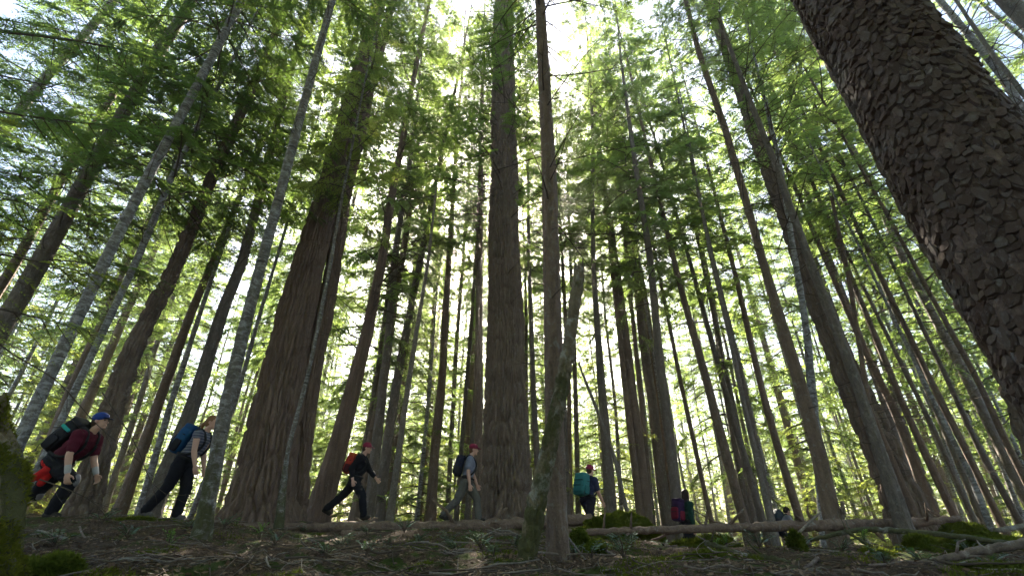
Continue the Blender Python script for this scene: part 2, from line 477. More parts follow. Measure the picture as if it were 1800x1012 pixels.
def crown_mesh(name, seed, length, rad, nbr, leafmat, dens=1.0, kite=.10, bare=.22, cover=1.0, rise=(.05, .45), droop=.28, dead=0.0, low=.55, step=.055, power=.75, wr=(.26, .42)):
    rng = np.random.default_rng(seed)
    g = Geo()
    a = rng.random() * 6.28
    for i in range(nbr):
        s = ((i + rng.random()) / nbr) ** 1.05
        a += 2.4 + rng.normal(0, .5)
        L = rad * ((1 - s) ** power) * (low + (1 - low) * min(1, s * 5)) * rng.uniform(.55, 1.15) + .15
        z = s * length
        rs = rise[0] + (rise[1] - rise[0]) * s + rng.normal(0, .10)
        isdead = rng.random() < dead * (1 - s)
        branch(g, rng, L, rs, droop * rng.uniform(.6, 1.3), dens * (.35 if isdead else 1), kite, bare, cover=(.12 if isdead else cover * rng.uniform(.75, 1)), T=rot_z(a), o=np.array([0, 0, z]), step=step, wr=wr)
    return g.mesh(name, [M['limb'], leafmat], smooth=False)

def limbs_mesh(name, seed, length, rad, nbr, up=(-.25, .25), thick=.012, twig=5):
    """bare dead limbs along a trunk"""
    rng = np.random.default_rng(seed)
    g = Geo()
    for i in range(nbr):
        z = length * (i + rng.random()) / nbr
        a = rng.random() * 6.28; T = rot_z(a)
        L = rad * rng.uniform(.35, 1.0)
        t = np.linspace(0, 1, 6)
        rs = rng.uniform(*up); bend = rng.uniform(-.35, .25)
        ax = np.stack([L*t, L*rng.normal(0, .12)*t*t, L*(rs*t + bend*t*t)], 1)
        add_tube(g, ax @ T.T + [0, 0, z], thick * (1 - .85*t) * rng.uniform(.6, 1.1), 4, 0, caps=False)
        for k in range(rng.integers(1, twig + 1)):
            tt = rng.uniform(.25, .95); p = np.array([np.interp(tt, t, ax[:, q]) for q in range(3)])
            d = unit(np.array([1, rng.choice([-1, 1]) * rng.uniform(.4, 1.1), rng.uniform(-.5, .4)]))
            l = L * rng.uniform(.12, .4)
            pp = p + d * l * np.array([0, .5, 1.0])[:, None] + np.array([0, 0, -1])[None] * (np.array([0, .1, .3])[:, None] * l * .3)
            add_tube(g, pp @ T.T + [0, 0, z], thick * .35 * np.array([1, .7, .2]), 3, 0, caps=False)
    return g.mesh(name, [M['limb']])

# crown shapes shared by many trees; length along the trunk in metres
CR = {}
for k in range(3): CR['tall%d' % k] = (crown_mesh('hemlock_crown', 10 + k, 16, 3.5, 80, M['leaf'], dens=1.7, kite=.088, dead=.25, step=.046, wr=(.32, .48), cover=.88), 16)
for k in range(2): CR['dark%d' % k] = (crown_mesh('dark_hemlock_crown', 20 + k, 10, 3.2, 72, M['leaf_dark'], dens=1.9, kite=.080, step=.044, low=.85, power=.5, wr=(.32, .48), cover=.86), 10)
for k in range(2): CR['sparse%d' % k] = (crown_mesh('sparse_fir_crown', 30 + k, 16, 3.6, 76, M['leaf'], dens=1.5, kite=.088, cover=.85, bare=.26, dead=.4, rise=(.15, .6), droop=.30, low=.8, step=.046, wr=(.32, .48)), 16)
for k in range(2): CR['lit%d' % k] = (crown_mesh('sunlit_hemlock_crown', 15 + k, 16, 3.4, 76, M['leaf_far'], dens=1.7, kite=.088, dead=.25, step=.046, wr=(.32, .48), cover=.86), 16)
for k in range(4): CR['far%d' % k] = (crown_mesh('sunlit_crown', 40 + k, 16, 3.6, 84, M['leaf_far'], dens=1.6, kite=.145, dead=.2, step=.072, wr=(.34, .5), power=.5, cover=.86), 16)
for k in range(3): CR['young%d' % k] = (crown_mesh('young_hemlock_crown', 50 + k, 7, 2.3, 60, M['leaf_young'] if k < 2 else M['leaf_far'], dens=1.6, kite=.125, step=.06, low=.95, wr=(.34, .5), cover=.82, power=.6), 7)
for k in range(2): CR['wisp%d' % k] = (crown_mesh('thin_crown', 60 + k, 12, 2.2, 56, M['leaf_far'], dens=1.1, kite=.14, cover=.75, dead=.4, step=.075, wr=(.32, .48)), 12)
LB = [limbs_mesh('dead_limbs', 70 + k, 8, 2.1, 30, thick=.013) for k in range(3)]
STB = [limbs_mesh('branch_stubs', 90 + k, 4, .5, 22, thick=.011, twig=2) for k in range(2)]
LBX = [limbs_mesh('big_limbs', 95 + k, 8, 3.2, 26, up=(-.15, .7), thick=.032, twig=9) for k in range(2)]
LBF = [limbs_mesh('dead_limbs', 80 + k, 10, 1.1, 26, thick=.014, twig=2) for k in range(2)]

# ------------------------------------------------------------------ trunks
def trunk_geo(path, rad, ns, seed, furrow=None, flare=0.0, flare_h=1.0, base_z=0.0, splinter=0.0):
    """path (k,3) and rad (k,) -> displaced tube; furrow = (kind, depth, cell width, cell height)"""
    k = len(path)
    t, a, b = frames(path)
    # stable frame: a along +X
    a = np.broadcast_to([1.0, 0, 0], (k, 3)); a = unit(a - (a * t).sum(1)[:, None] * t); b = cross(t, a)
    th = np.arange(ns) * 2 * math.pi / ns
    TH = np.broadcast_to(th[None], (k, ns)); s = np.concatenate([[0], np.cumsum(np.linalg.norm(np.diff(path, axis=0), axis=1))])
    S = np.broadcast_to(s[:, None], (k, ns)); RR = np.broadcast_to(rad[:, None], (k, ns)).copy()
    X, Y = np.cos(TH), np.sin(TH)
    RR *= 1 + .05 * vnoise(X*1.3, Y*1.3, S*.7, seed) + .02 * vnoise(X*3, Y*3, S*2, seed + 1)
    if flare:
        fl = np.exp(-np.maximum(S - base_z, 0) / flare_h)
        lobes = 1 + .35 * vnoise(X*1.7, Y*1.7, 0*X, seed + 2) + .15 * vnoise(X*4, Y*4, 0*X, seed + 4)
        RR *= 1 + flare * fl * lobes
    if furrow:
        kind, dep, cw, ch = furrow
        circ = 2 * math.pi * float(np.median(rad[: max(3, k // 2)]))
        n = max(6, int(round(circ / cw)))
        U = TH / (2 * math.pi) * n
        V = S / ch
        if kind == 'ridge':
            U = U + .30 * vnoise(X*2.2, Y*2.2, S*1.6, seed + 5) + .12 * vnoise(X*5, Y*5, S*5, seed + 6)
            f1, f2, cid, ou, ov = voronoi(U, V, n, seed)
            e = np.clip((f2 - f1) / .34, 0, 1)
            h = e ** .7 * (.65 + .7 * cid) + .22 * vnoise(X*14, Y*14, S*9, seed + 8)
            RR += dep * (h - .7) * (1 + 1.2 * np.exp(-S / 2.5))
        else:                                  # loose overlapping scales
            U = U + .55 * vnoise(X*5, Y*5, S*6, seed + 5) + .2 * vnoise(X*14, Y*14, S*14, seed + 15); V = V + 1.1 * vnoise(X*4, Y*4, S*3, seed + 6) + .3 * vnoise(X*12, Y*12, S*11, seed + 16)
            f1, f2, cid, ou, ov = voronoi(U, V, n, seed, 1.0)
            e = np.clip((f2 - f1) / .16, 0, 1) ** .7
            g1, g2, cid2, pu, pv = voronoi(U * 1.9 + .5 * cid, V * 1.5, int(n * 1.9), seed + 3, 1.0)
            e2 = np.clip((g2 - g1) / .14, 0, 1)
            h = e * (.35 + .55 * cid - .55 * ov + .7 * ou * (cid - .5)) + .42 * e2 * (cid2 - .25 - .5 * pv) + .10 * vnoise(X*50, Y*50, S*45, seed + 8)
            q1, q2, qc, qa, qb = voronoi(TH / (2 * math.pi) * int(n * .42) + .35 * vnoise(X*4, Y*4, S*4, seed + 21), S / .42 + 1.2 * vnoise(X*3, Y*3, S*1.5, seed + 22), int(n * .42), seed + 20, 1.0)
            h = .8 * h + 1.15 * np.clip((q2 - q1) / .26, 0, 1) ** .7 * (.7 + .6 * qc) - .5
            h += .55 * vnoise(X*3.2, Y*3.2, S*2.6, seed + 9) + .3 * vnoise(X*9, Y*9, S*5, seed + 10)
            RR += dep * (h - .7)
    v = path[:, None] + RR[..., None] * (X[..., None] * a[:, None] + Y[..., None] * b[:, None])
    if splinter:
        v = v.copy(); jag = splinter * (np.abs(vnoise(X[-1]*2.2, Y[-1]*2.2, 0*X[-1], seed + 30)) * 2 + .5 * vnoise(X[-1]*9, Y[-1]*9, 0*X[-1], seed + 31))
        for q in range(1, 4): v[-q, :, 2] += jag * (1 - (q - 1) / 3)
    i = np.arange(k - 1)[:, None] * ns; j = np.arange(ns)[None]; j2 = (j + 1) % ns
    f = np.stack([i + j, i + j2, i + ns + j2, i + ns + j], -1).reshape(-1, 4)
    g = Geo(); g.add(v.reshape(-1, 3), f)
    top = np.concatenate([v[-1], path[-1:] + [0, 0, rad[-1] * .3]])
    jj = np.arange(ns); g.add(top, np.stack([jj, (jj + 1) % ns, np.full(ns, ns)], 1))
    return g

LAST = {}
def tree(name, label, Y, pts, height, mat, crown=None, limbs=None, ns=34, rings=72, furrow=('ridge', .009, .06, .13), flare=.35, flare_h=.5, Ytop=None, group=None, rtip=.02, cat='tree', broken=False, dense_to=None, slim=None):
    """pts: (px, py, width px) along the trunk in the photograph, from low to high; Y: its distance"""
    seed = sum(ord(c) * (i + 3) for i, c in enumerate(label)) % 9973
    p3, rr = [], []
    for i, (px, py, w) in enumerate(pts):
        q = P(px, py, Y + ((Ytop or Y) - Y) * i / max(1, len(pts) - 1))
        p3.append(q); rr.append(.5 * w * depth(q) / FPX / math.hypot(1, (q[0] / q[1])))
    slim = slim or (1.0 if pts[0][2] > 65 or name == 'mossy_snag' else .86)
    p3 = np.array(p3); rr = np.array(rr) * slim
    # down to the ground
    if len(p3) > 1: d0 = (p3[1] - p3[0]) / max(.2, p3[1][2] - p3[0][2]); sl0 = (rr[1] - rr[0]) / max(.2, p3[1][2] - p3[0][2])
    else: d0 = np.array([0, 0, 1.0]); sl0 = 0
    d0[:2] = np.clip(d0[:2], -.25, .25)
    zb = gz(p3[0][0], p3[0][1])
    base = p3[0] + d0 * (zb - p3[0][2])
    zb = gz(base[0], base[1])
    if p3[0][2] > zb + .3:
        p3 = np.concatenate([[base], p3]); rr = np.concatenate([[max(rr[0] * 1.02, rr[0] - sl0 * (p3[1][2] - zb) * .8)], rr])
    else:
        p3[0][2] = min(p3[0][2], zb)
        base = p3[0].copy()
    deep = p3[0] - d0 * .35
    root = base.copy(); root[2] = zb
    # up to the tip
    d1 = (p3[-1] - p3[-2]) / max(.2, p3[-1][2] - p3[-2][2]); d1[:2] = np.clip(d1[:2], -.12, .12)
    if not broken:
        rem = max(2.0, height - (p3[-1][2] - zb))
        tip = p3[-1] + d1 * rem
        midp = p3[-1] + d1 * rem * .5
        p3 = np.concatenate([[deep], p3, [midp], [tip]]); rr = np.concatenate([[rr[0]], rr, [rr[-1] * .62], [rtip]])
    else:
        p3 = np.concatenate([[deep], p3]); rr = np.concatenate([[rr[0]], rr])
    zz = p3[:, 2]
    if dense_to:
        zd = zb + dense_to
        zs = np.concatenate([np.linspace(zz[0], zd, rings), np.linspace(zd, zz[-1], 24)[1:]])
    else:
        zs = zz[0] + (zz[-1] - zz[0]) * np.linspace(0, 1, rings) ** 1.35
    path = np.stack([np.interp(zs, zz, p3[:, 0]), np.interp(zs, zz, p3[:, 1]), zs], 1)
    for _ in range(3):                         # soften the corners
        path[1:-1, :2] = .25 * path[:-2, :2] + .5 * path[1:-1, :2] + .25 * path[2:, :2]
    hgt = zs - zs[0]
    amp = min(.05, rr.max() * .25)
    path[:, 0] += amp * vnoise(hgt*.35, hgt*0 + seed, hgt*0, 1); path[:, 1] += amp * vnoise(hgt*.35, hgt*0 + seed, hgt*0 + 9, 2)
    rad = np.interp(zs, zz, rr)
    o = thing(name, label, cat, root, group)
    LAST.update(path=path - root, rad=rad, seed=seed, zb=zb)
    g = trunk_geo(path - root, rad, ns, seed, furrow, flare, flare_h, base_z=.35, splinter=(rr[-1] * 2.2 if broken else 0))
    link('trunk', g.mesh('trunk', [mat]), o)
    rng = random.Random(seed)
    def at(z): return Vector((float(np.interp(z + zb, zs, path[:, 0])) - root[0], float(np.interp(z + zb, zs, path[:, 1])) - root[1], z))
    if crown:
        for (ck, z0, length, sr) in ([crown] if isinstance(crown, tuple) else crown):
            me, ln = CR[ck]
            c = link('crown', me, o)
            p0, p1 = at(z0), at(min(z0 + length, zs[-1] - zb))
            c.location = p0
            ax = (p1 - p0).normalized()
            c.rotation_euler = (ax.to_track_quat('Z', 'Y') @ Matrix.Rotation(rng.random() * 6.28, 3, 'Z').to_quaternion()).to_euler()
            c.scale = (sr, sr, length / ln)
    if limbs:
        for (z0, length, sr) in ([limbs] if isinstance(limbs, tuple) else limbs):
            c = link('dead_limbs', rng.choice(LBX if sr >= 1.7 else LB), o, kind='stuff')
            if sr >= 1.7: sr -= 1
            p0, p1 = at(z0), at(z0 + length)
            c.location = p0
            ax = (p1 - p0).normalized()
            c.rotation_euler = (ax.to_track_quat('Z', 'Y') @ Matrix.Rotation(rng.random() * 6.28, 3, 'Z').to_quaternion()).to_euler()
            c.scale = (sr, sr, length / 8)
    if limbs and mat not in (M['alder'], M['mossy']):
        z0 = .7; z1 = (limbs if isinstance(limbs, tuple) else limbs[0])[0] + 1
        c = link('branch_stubs', rng.choice(STB), o, at(z0), kind='stuff'); c.rotation_euler = (0, 0, rng.random() * 6.28); c.scale = (1, 1, (z1 - z0) / 4)
    return o
# ------------------------------------------------------------------ ground
def axis_pts(lo, hi, dense_lo, dense_hi, step, grow=1.12):
    mid = np.arange(dense_lo, dense_hi + step, step)
    def out(start, end):
        r, s, x = [], step, start
        while x < end: s *= grow; x += s; r.append(x)
        return np.array(r)
    return np.concatenate([-out(-dense_lo, -lo)[::-1], mid, out(dense_hi, hi)])
gx = axis_pts(-420, 420, -9, 9, .07)
gy = axis_pts(-60, 450, 2.4, 13, .06)
GX, GY = np.meshgrid(gx, gy)
GZ = ground_z(GX, GY)
nx, ny = len(gx), len(gy)
ii = (np.arange(ny - 1)[:, None] * nx + np.arange(nx - 1)[None])
gf = np.stack([ii, ii + 1, ii + nx + 1, ii + nx], -1).reshape(-1, 4)

def ground_mat():
    m, nt, out = new_mat('forest_floor')
    v = coords(nt, rnd=False)
    n1 = noise(nt, v, 3.0, 6, .7); n2 = noise(nt, v, 34, 5, .75); n3 = noise(nt, v, .9, 4, .6); n4 = noise(nt, v, 120, 3, .7)
    duff = ramp(nt, n2, [(.34, (.014, .009, .006)), (.52, (.075, .047, .030)), (.70, (.17, .115, .078))])
    duff = mixc(nt, ramp(nt, n4, [(.5, 0.0), (.75, .6)]), duff, (.20, .15, .11))
    moss = mixc(nt, n2, (.014, .024, .005), (.075, .095, .018))
    f = N(nt, 'ShaderNodeMath', operation='MULTIPLY_ADD'); f.inputs[1].default_value = .8
    nt.links.new(n3, f.inputs[0]); nt.links.new(n1, f.inputs[2])
    c = mixc(nt, ramp(nt, f.outputs[0], [(.93, 0.0), (1.05, 1.0)]), duff, moss)
    b = N(nt, 'ShaderNodeBsdfPrincipled', Roughness=.95); b.inputs['Specular IOR Level'].default_value = .15
    nt.links.new(c, b.inputs['Base Color'])
    bm = N(nt, 'ShaderNodeBump', Strength=.9, Distance=.03)
    nt.links.new(n2, bm.inputs['Height']); nt.links.new(bm.outputs['Normal'], b.inputs['Normal'])
    nt.links.new(b.outputs[0], out.inputs['Surface'])
    return m
M['ground'] = ground_mat()
link('ground', mesh_np('ground', np.stack([GX, GY, GZ], -1).reshape(-1, 3), [gf], [M['ground']]), kind='structure')

# ------------------------------------------------------------------ trees seen one by one
RG = ('ridge', .062, .075, .55)
T = tree
# the large firs
T('fir_tree', 'tall thick furrowed fir standing just right of the hiker in grey shirt', 12.6,
  [(893, 905, 88), (889, 700, 70), (887, 474, 54), (885, 304, 45), (886, 0, 32)], 46, M['fir'], crown=[('sparse0', 8.5, 14, 1.0), ('tall2', 12, 14, .85), ('tall0', 23, 20, 1.25)], limbs=[(5.5, 6, 1.3), (8, 7, 1.85), (13, 8, 2.0)],
  ns=170, rings=270, furrow=RG, flare=.30, flare_h=.55, dense_to=16)
T('fir_tree', 'broad furrowed fir, thickest trunk behind the left hikers, left of a twin stem', 10.8,
  [(455, 905, 112), (497, 660, 78), (553, 427, 50), (584, 304, 36), (668, 0, 22)], 42, M['fir_red'], crown=[('tall1', 10.5, 16, 1.0), ('tall2', 20, 18, 1.0)], limbs=(6, 5, 1.0),
  ns=180, rings=260, furrow=('ridge', .065, .08, .8), flare=.35, flare_h=.6, dense_to=15)
T('fir_tree', 'slimmer furrowed twin stem pressed against the broad left fir', 11.2,
  [(516, 905, 44), (548, 660, 38), (592, 427, 29), (615, 304, 25), (690, 0, 16)], 36, M['fir_red'], crown=('tall0', 12, 20, .9),
  ns=120, rings=240, furrow=('ridge', .05, .07, .7), flare=.25, dense_to=15)
big = T('fir_tree', 'huge dark scaly trunk leaning across the upper right corner', 2.35,
  [(2077, 917, 418), (1494, 0, 212)], 30, M['plate'],
  ns=150, rings=240, furrow=('ridge', .010, .09, .40), flare=.12, dense_to=5.4)
BIG = dict(LAST)
T('fir_tree', 'brown furrowed trunk half hidden behind the huge scaly trunk', 8.5,
  [(1872, 917, 62), (1765, 640, 52), (1612, 385, 44), (1490, 160, 36)], 30, M['fir'], crown=('lit1', 12, 16, .9), limbs=(4, 6, 1.2), ns=90, rings=160, furrow=RG, dense_to=13)
T('fir_tree', 'wide brown furrowed fir behind the forked trunk on the right', 10.5,
  [(1602, 905, 72), (1520, 720, 56), (1448, 560, 40), (1340, 265, 24)], 34, M['fir'], crown=('lit1', 13, 20, .9), limbs=(6, 6, 1.2), ns=130, rings=200, furrow=RG, dense_to=13)
# its loose bark plates: the ones that show largest are objects, the rest one part
def bark_plates():
    rng = np.random.default_rng(31)
    path, rad, seed = BIG['path'], BIG['rad'], BIG['seed']
    trunk_obj = [c for c in big.children if c.name.startswith('trunk')][0]
    root = np.array(big.location)
    def plate(rs):
        m = 8; a = np.sort(np.linspace(0, 6.283, m, endpoint=False) + rs.normal(0, .16, m))
        r = rs.uniform(.62, 1.25, m)
        # long axis along z (up the trunk), x across it, y outwards; unit size
        px, pz = np.cos(a) * r * .5, np.sin(a) * r * .5
        top = np.stack([px * .90, np.full(m, .5) + rs.normal(0, .10, m), pz * .90], 1)
        low = np.stack([px * 1.02, np.full(m, -1.6), pz * 1.02], 1)
        c = np.array([[rs.normal(0, .08), .62, rs.normal(0, .08)]])
        v = np.concatenate([c, top, low]); j = np.arange(m); jn = (j + 1) % m
        f = np.concatenate([np.stack([np.zeros(m, int), 1 + jn, 1 + j], 1), np.stack([1 + j, 1 + jn, 1 + m + jn], 1), np.stack([1 + j, 1 + m + jn, 1 + m + j], 1)])
        return v, f
    PV = [plate(np.random.default_rng(500 + k)) for k in range(12)]
    PMS = []
    for v, f in PV:
        g = Geo(); g.add(v, f); PMS.append(g.mesh('bark_plate', [M['flake_bark']], smooth=False))
    zs = path[:, 2]; items = []
    z = .1; row = 0
    while z < 5.3:
        r0 = float(np.interp(z, zs, rad)); n = int(2 * math.pi * r0 / .046)
        for k in range(n):
            th = (k + .5 * (row % 2) + rng.normal(0, .22)) / n * 2 * math.pi; zz = z + rng.normal(0, .018)
            X, Y = math.cos(th), math.sin(th)
            rr = r0 * (1 + .05 * float(vnoise(X*1.3, Y*1.3, (zz + .35)*.7, seed)) + .02 * float(vnoise(X*3, Y*3, (zz + .35)*2, seed + 1)))
            big_n = float(vnoise(X*2.4, Y*2.4, zz*1.6, 77))
            if rng.random() < .05 + .12 * max(0, -big_n): continue
            c = np.array([np.interp(zz, zs, path[:, 0]) + X*rr, np.interp(zz, zs, path[:, 1]) + Y*rr, zz])
            items.append((c, th, rng))
        z += .052; row += 1
    view = []
    mats = []
    for (c, th, _) in items:
        out = Matrix.Rotation(th - math.pi/2, 4, 'Z')
        spin = Matrix.Rotation(rng.normal(0, .32), 4, 'Y'); tilt = Matrix.Rotation(rng.normal(.12, .16), 4, 'X'); yawr = Matrix.Rotation(rng.normal(0, .14), 4, 'Z')
        sx = .054 * rng.uniform(.65, 1.5); sz = .098 * rng.uniform(.6, 1.5); sy = .009 * rng.uniform(.6, 2.0)
        mt = Matrix.Translation(Vector(c + np.array([math.cos(th), math.sin(th), 0]) * rng.normal(.008, .007))) @ out @ yawr @ tilt @ spin @ Matrix.Diagonal((sx, sy, sz, 1))
        mats.append(mt)
        p = c + root; w = depth(p); vx, vy = FPX * p[0] / w, FPX * (-p[1]*SP + p[2]*CP) / w
        facing = -(math.cos(th) * p[0] + math.sin(th) * p[1]) / math.hypot(p[0], p[1])
        ok = abs(vx) < 900 and abs(vy) < 506 and facing > .15
        view.append(sx * sz / (w * w) * facing if ok else 0)
    order = np.argsort(-np.array(view)); single = set(order[:300].tolist())
    g = Geo()
    for i, mt in enumerate(mats):
        k = i % 12
        if i in single and view[i] > 0:
            o = link('bark_plate', PMS[k], trunk_obj); o.matrix_local = mt
        else:
            v, f = PV[k]; A = np.array(mt)
            g.add(v @ A[:3, :3].T + A[:3, 3], f)
    link('bark_plates', g.mesh('bark_plates', [M['flake_bark']], smooth=False), trunk_obj, kind='stuff')
bark_plates()
# left side
T('alder_tree', 'pale blotched trunk rising from behind the mossy stump at the left edge', 6.6,
  [(25, 790, 32), (95, 640, 30), (183, 460, 27), (300, 235, 23), (425, 0, 19)], 18, M['alder'], crown=('dark0', 9.5, 8, .8), limbs=(2.5, 4, .8), ns=40, rings=90, furrow=('ridge', .006, .06, .08), dense_to=9)
T('hemlock_tree', 'stout grey trunk crossing the left edge above the stump', 8.2,
  [(-10, 600, 54), (76, 450, 46), (166, 285, 38), (266, 119, 32), (332, 9, 28)], 24, M['grey'], crown=[('dark1', 4.6, 7, .95), ('dark0', 10, 10, 1.1)], limbs=(3, 3, 1.0), ns=40, rings=80, dense_to=12)
T('hemlock_tree', 'thin dark trunk parallel to the stout grey one, nearest the left edge', 9.0,
  [(-20, 535, 30), (28, 455, 26), (114, 304, 22), (185, 190, 18)], 20, M['brown'], crown=('dark1', 5.6, 9, .8))
T('hemlock_tree', 'grey lichened trunk in the top left corner', 9.5,
  [(-25, 270, 34), (90, 123, 27), (204, 0, 22)], 26, M['alder'], crown=[('dark0', 5.5, 8, 1.05), ('dark1', 10, 10, 1.0), ('tall0', 15, 11, .9)], limbs=(8, 7, 1.4))
T('hemlock_tree', 'thin patchy trunk seen above the pack of the blue capped hiker', 8.0,
  [(42, 880, 19), (163, 623, 17), (232, 474, 17), (304, 304, 14), (356, 204, 11)], 15, M['alder'], crown=('dark0', 6.2, 8, .85), limbs=(2, 4, .9))
T('fir_tree', 'sturdy brown trunk standing beside the face of the blue capped hiker', 9.2,
  [(140, 900, 62), (237, 608, 42), (306, 460, 31), (375, 304, 24)], 30, M['fir'], crown=[('dark1', 6.8, 6, .9), ('tall2', 13, 14, .9)], limbs=(4, 3, 1.1), ns=90, rings=150, furrow=('ridge', .045, .09, .35), dense_to=10)
T('hemlock_tree', 'short reddish trunk between the two leftmost hikers', 12.0,
  [(208, 905, 29), (257, 776, 24), (330, 560, 20), (385, 430, 15)], 22, M['brown'], crown=('tall1', 6, 14, .8), limbs=(1.5, 4, .8))
T('alder_tree', 'thin speckled pole left of the hiker with the blue pack', 11,
  [(243, 902, 15), (306, 692, 13), (360, 530, 10)], 16, M['alder'], crown=('wisp0', 6.5, 9, .9), limbs=(2, 4, .6))
T('fir_tree', 'grey trunk directly behind the hiker with the blue pack', 10.2,
  [(268, 900, 40), (346, 697, 31), (395, 534, 26), (425, 460, 23), (465, 308, 19)], 28, M['grey'], crown=[('dark0', 7.8, 7, .8), ('tall0', 14, 14, .9)], limbs=(3.5, 4, .9), ns=60, rings=110, furrow=('ridge', .012, .06, .3), dense_to=11)
T('alder_tree', 'mossy footed pale trunk in front of the hiker with the blue pack', 6.0,
  [(349, 962, 40), (362, 900, 34), (395, 732, 31), (430, 583, 27), (459, 468, 24), (531, 190, 19), (576, 24, 16)], 17, M['mossy'], crown=('dark1', 10.5, 7, .6), limbs=(6, 4, .7), ns=48, rings=120, furrow=('ridge', .006, .06, .09), flare=.3, flare_h=.25, dense_to=9)
T('alder_tree', 'pale pencil thin pole just right of the mossy footed trunk', 13,
  [(335, 905, 11), (415, 707, 10), (450, 578, 8), (505, 390, 6)], 18, M['alder'], crown=('wisp1', 8, 9, .9))
T('alder_sapling', 'thin pale sapling on a mossy foot, in front of the broad left fir', 9.3,
  [(489, 932, 20), (494, 890, 17), (502, 800, 10), (545, 640, 8), (580, 480, 8), (602, 338, 6), (655, 80, 4)], 16, M['mossy'], ns=14, rings=70, flare=.1, limbs=(3.5, 3.5, .5), crown=('young0', 7.6, 8, .8))
# middle
T('cedar_tree', 'smooth grey tapering cedar trunk left of the red capped hiker', 13.4,
  [(559, 908, 52), (603, 740, 38), (648, 583, 24), (663, 490, 20), (700, 290, 14)], 30, M['fir_red'], crown=('tall1', 11, 18, .95), limbs=[(4, 6, 1.7), (6, 7, 1.9)], ns=80, rings=120, furrow=('ridge', .012, .07, 1.2), flare=.3, dense_to=14)
T('hemlock_tree', 'brown trunk directly behind the hiker with the red pack', 17,
  [(627, 908, 30), (668, 707, 21), (690, 560, 16)], 28, M['brown'], crown=('far0', 8, 18, 1.0), limbs=(3, 5, 1.0))
T('hemlock_tree', 'grey trunk to the right of the red pack hiker, left of a thin dark snag', 16.5,
  [(665, 908, 24), (698, 658, 18), (722, 540, 15)], 28, M['grey'], crown=('far1', 10, 17, 1.0), limbs=(4, 6, 1.1))
T('dead_snag', 'thin dark leaning snag right of the red pack hiker', 13.0,
  [(684, 912, 15), (707, 737, 12), (732, 579, 9), (750, 467, 7), (768, 322, 4)], 12, M['dead'], broken=True, limbs=(5, 5.5, 1.1), ns=12)
T('hemlock_tree', 'straight brown trunk midway between the hikers in black and grey', 17.5,
  [(757, 908, 21), (777, 658, 16), (790, 460, 12), (800, 310, 9)], 30, M['brown'], crown=('tall1', 9, 18, .9), limbs=(4, 8, 1.3))
T('hemlock_tree', 'pencil thin trunk left of the straight brown one', 21,
  [(737, 908, 9), (752, 707, 8), (765, 500, 6)], 24, M['brown'], crown=('wisp0', 9, 14, 1.1), limbs=(3, 6, .8))
T('hemlock_tree', 'pencil thin trunk right of the straight brown one', 22,
  [(785, 908, 10), (800, 640, 9), (812, 480, 7)], 26, M['grey'], crown=('wisp1', 10, 15, 1.1), limbs=(3, 6, .8))
T('hemlock_tree', 'thin trunk rising above the pack of the hiker in grey shirt', 19,
  [(803, 905, 10), (811, 796, 9), (826, 608, 8), (838, 440, 6)], 24, M['grey'], crown=('wisp0', 10, 13, 1.1))
T('hemlock_tree', 'upright trunk immediately left of the central thick fir', 16,
  [(842, 905, 20), (841, 781, 18), (841, 460, 14), (845, 304, 11)], 28, M['brown'], crown=('tall0', 10, 17, .85), limbs=(5, 7, 1.3))
T('hemlock_tree', 'straight slim grey trunk in the foreground right of the central thick fir', 4.6,
  [(979, 1005, 38), (975, 800, 33), (972, 560, 29), (966, 330, 25), (948, 0, 16)], 16, M['brown'], crown=('sparse1', 7.5, 8, .6), limbs=[(3.2, 5.2, .9)], ns=48, rings=130, furrow=('ridge', .008, .035, .09), flare=.12, flare_h=.3, dense_to=7.5, slim=1.04)
T('mossy_snag', 'bent mossy broken snag leaning against the slim grey trunk', 4.25,
  [(924, 1008, 29), (946, 880, 31), (976, 745, 26), (1000, 620, 22), (1020, 478, 18)], 3, M['snag'], broken=True, ns=48, rings=130, furrow=('ridge', .012, .05, .12), flare=.1, dense_to=2.0)
T('hemlock_tree', 'left one of the paired thin trunks before the teal pack', 19,
  [(1004, 905, 11), (1000, 700, 9), (990, 480, 7)], 24, M['brown'], crown=('far0', 8, 15, .8), limbs=(4, 6, 1.0))
T('hemlock_tree', 'right one of the paired thin trunks before the teal pack', 20,
  [(1016, 905, 11), (1012, 700, 9), (1004, 480, 7)], 24, M['grey'], crown=('far2', 9, 14, .9))
T('hemlock_tree', 'grey trunk directly right of the hiker with the teal pack', 16.5,
  [(1072, 895, 24), (1053, 608, 14), (1043, 460, 9), (1040, 190, 6)], 26, M['grey'], crown=('tall2', 9, 16, .8), limbs=(4, 8, 1.0))
T('leaning_sapling', 'dark bent sapling leaning left over the hiker with teal pack', 14,
  [(1103, 900, 8), (1080, 800, 8), (1048, 715, 7), (1018, 640, 5)], 6, M['dead'], broken=True, ns=8, Ytop=13.2, flare=.1)
T('hemlock_tree', 'slim trunk nearer the teal pack of two left of the double grey stem', 18,
  [(1126, 902, 16), (1098, 672, 12), (1078, 480, 9)], 26, M['brown'], crown=('far3', 10, 16, .9), limbs=(4, 6, .9))
T('hemlock_tree', 'slim trunk touching the double grey stem on its left', 19,
  [(1147, 908, 12), (1117, 608, 9), (1102, 460, 7)], 24, M['grey'], crown=('wisp1', 11, 12, 1.0), limbs=(4, 6, .8))
T('hemlock_tree', 'grey front stem of the double trunk left of the purple pack hiker', 19.0,
  [(1172, 915, 26), (1145, 707, 20), (1118, 500, 17), (1075, 285, 13), (1047, 157, 10)], 26, M['grey'], crown=('sparse0', 13, 14, .95), limbs=(6, 8, 1.2), ns=36, rings=80, furrow=('ridge', .008, .05, .12), dense_to=13)
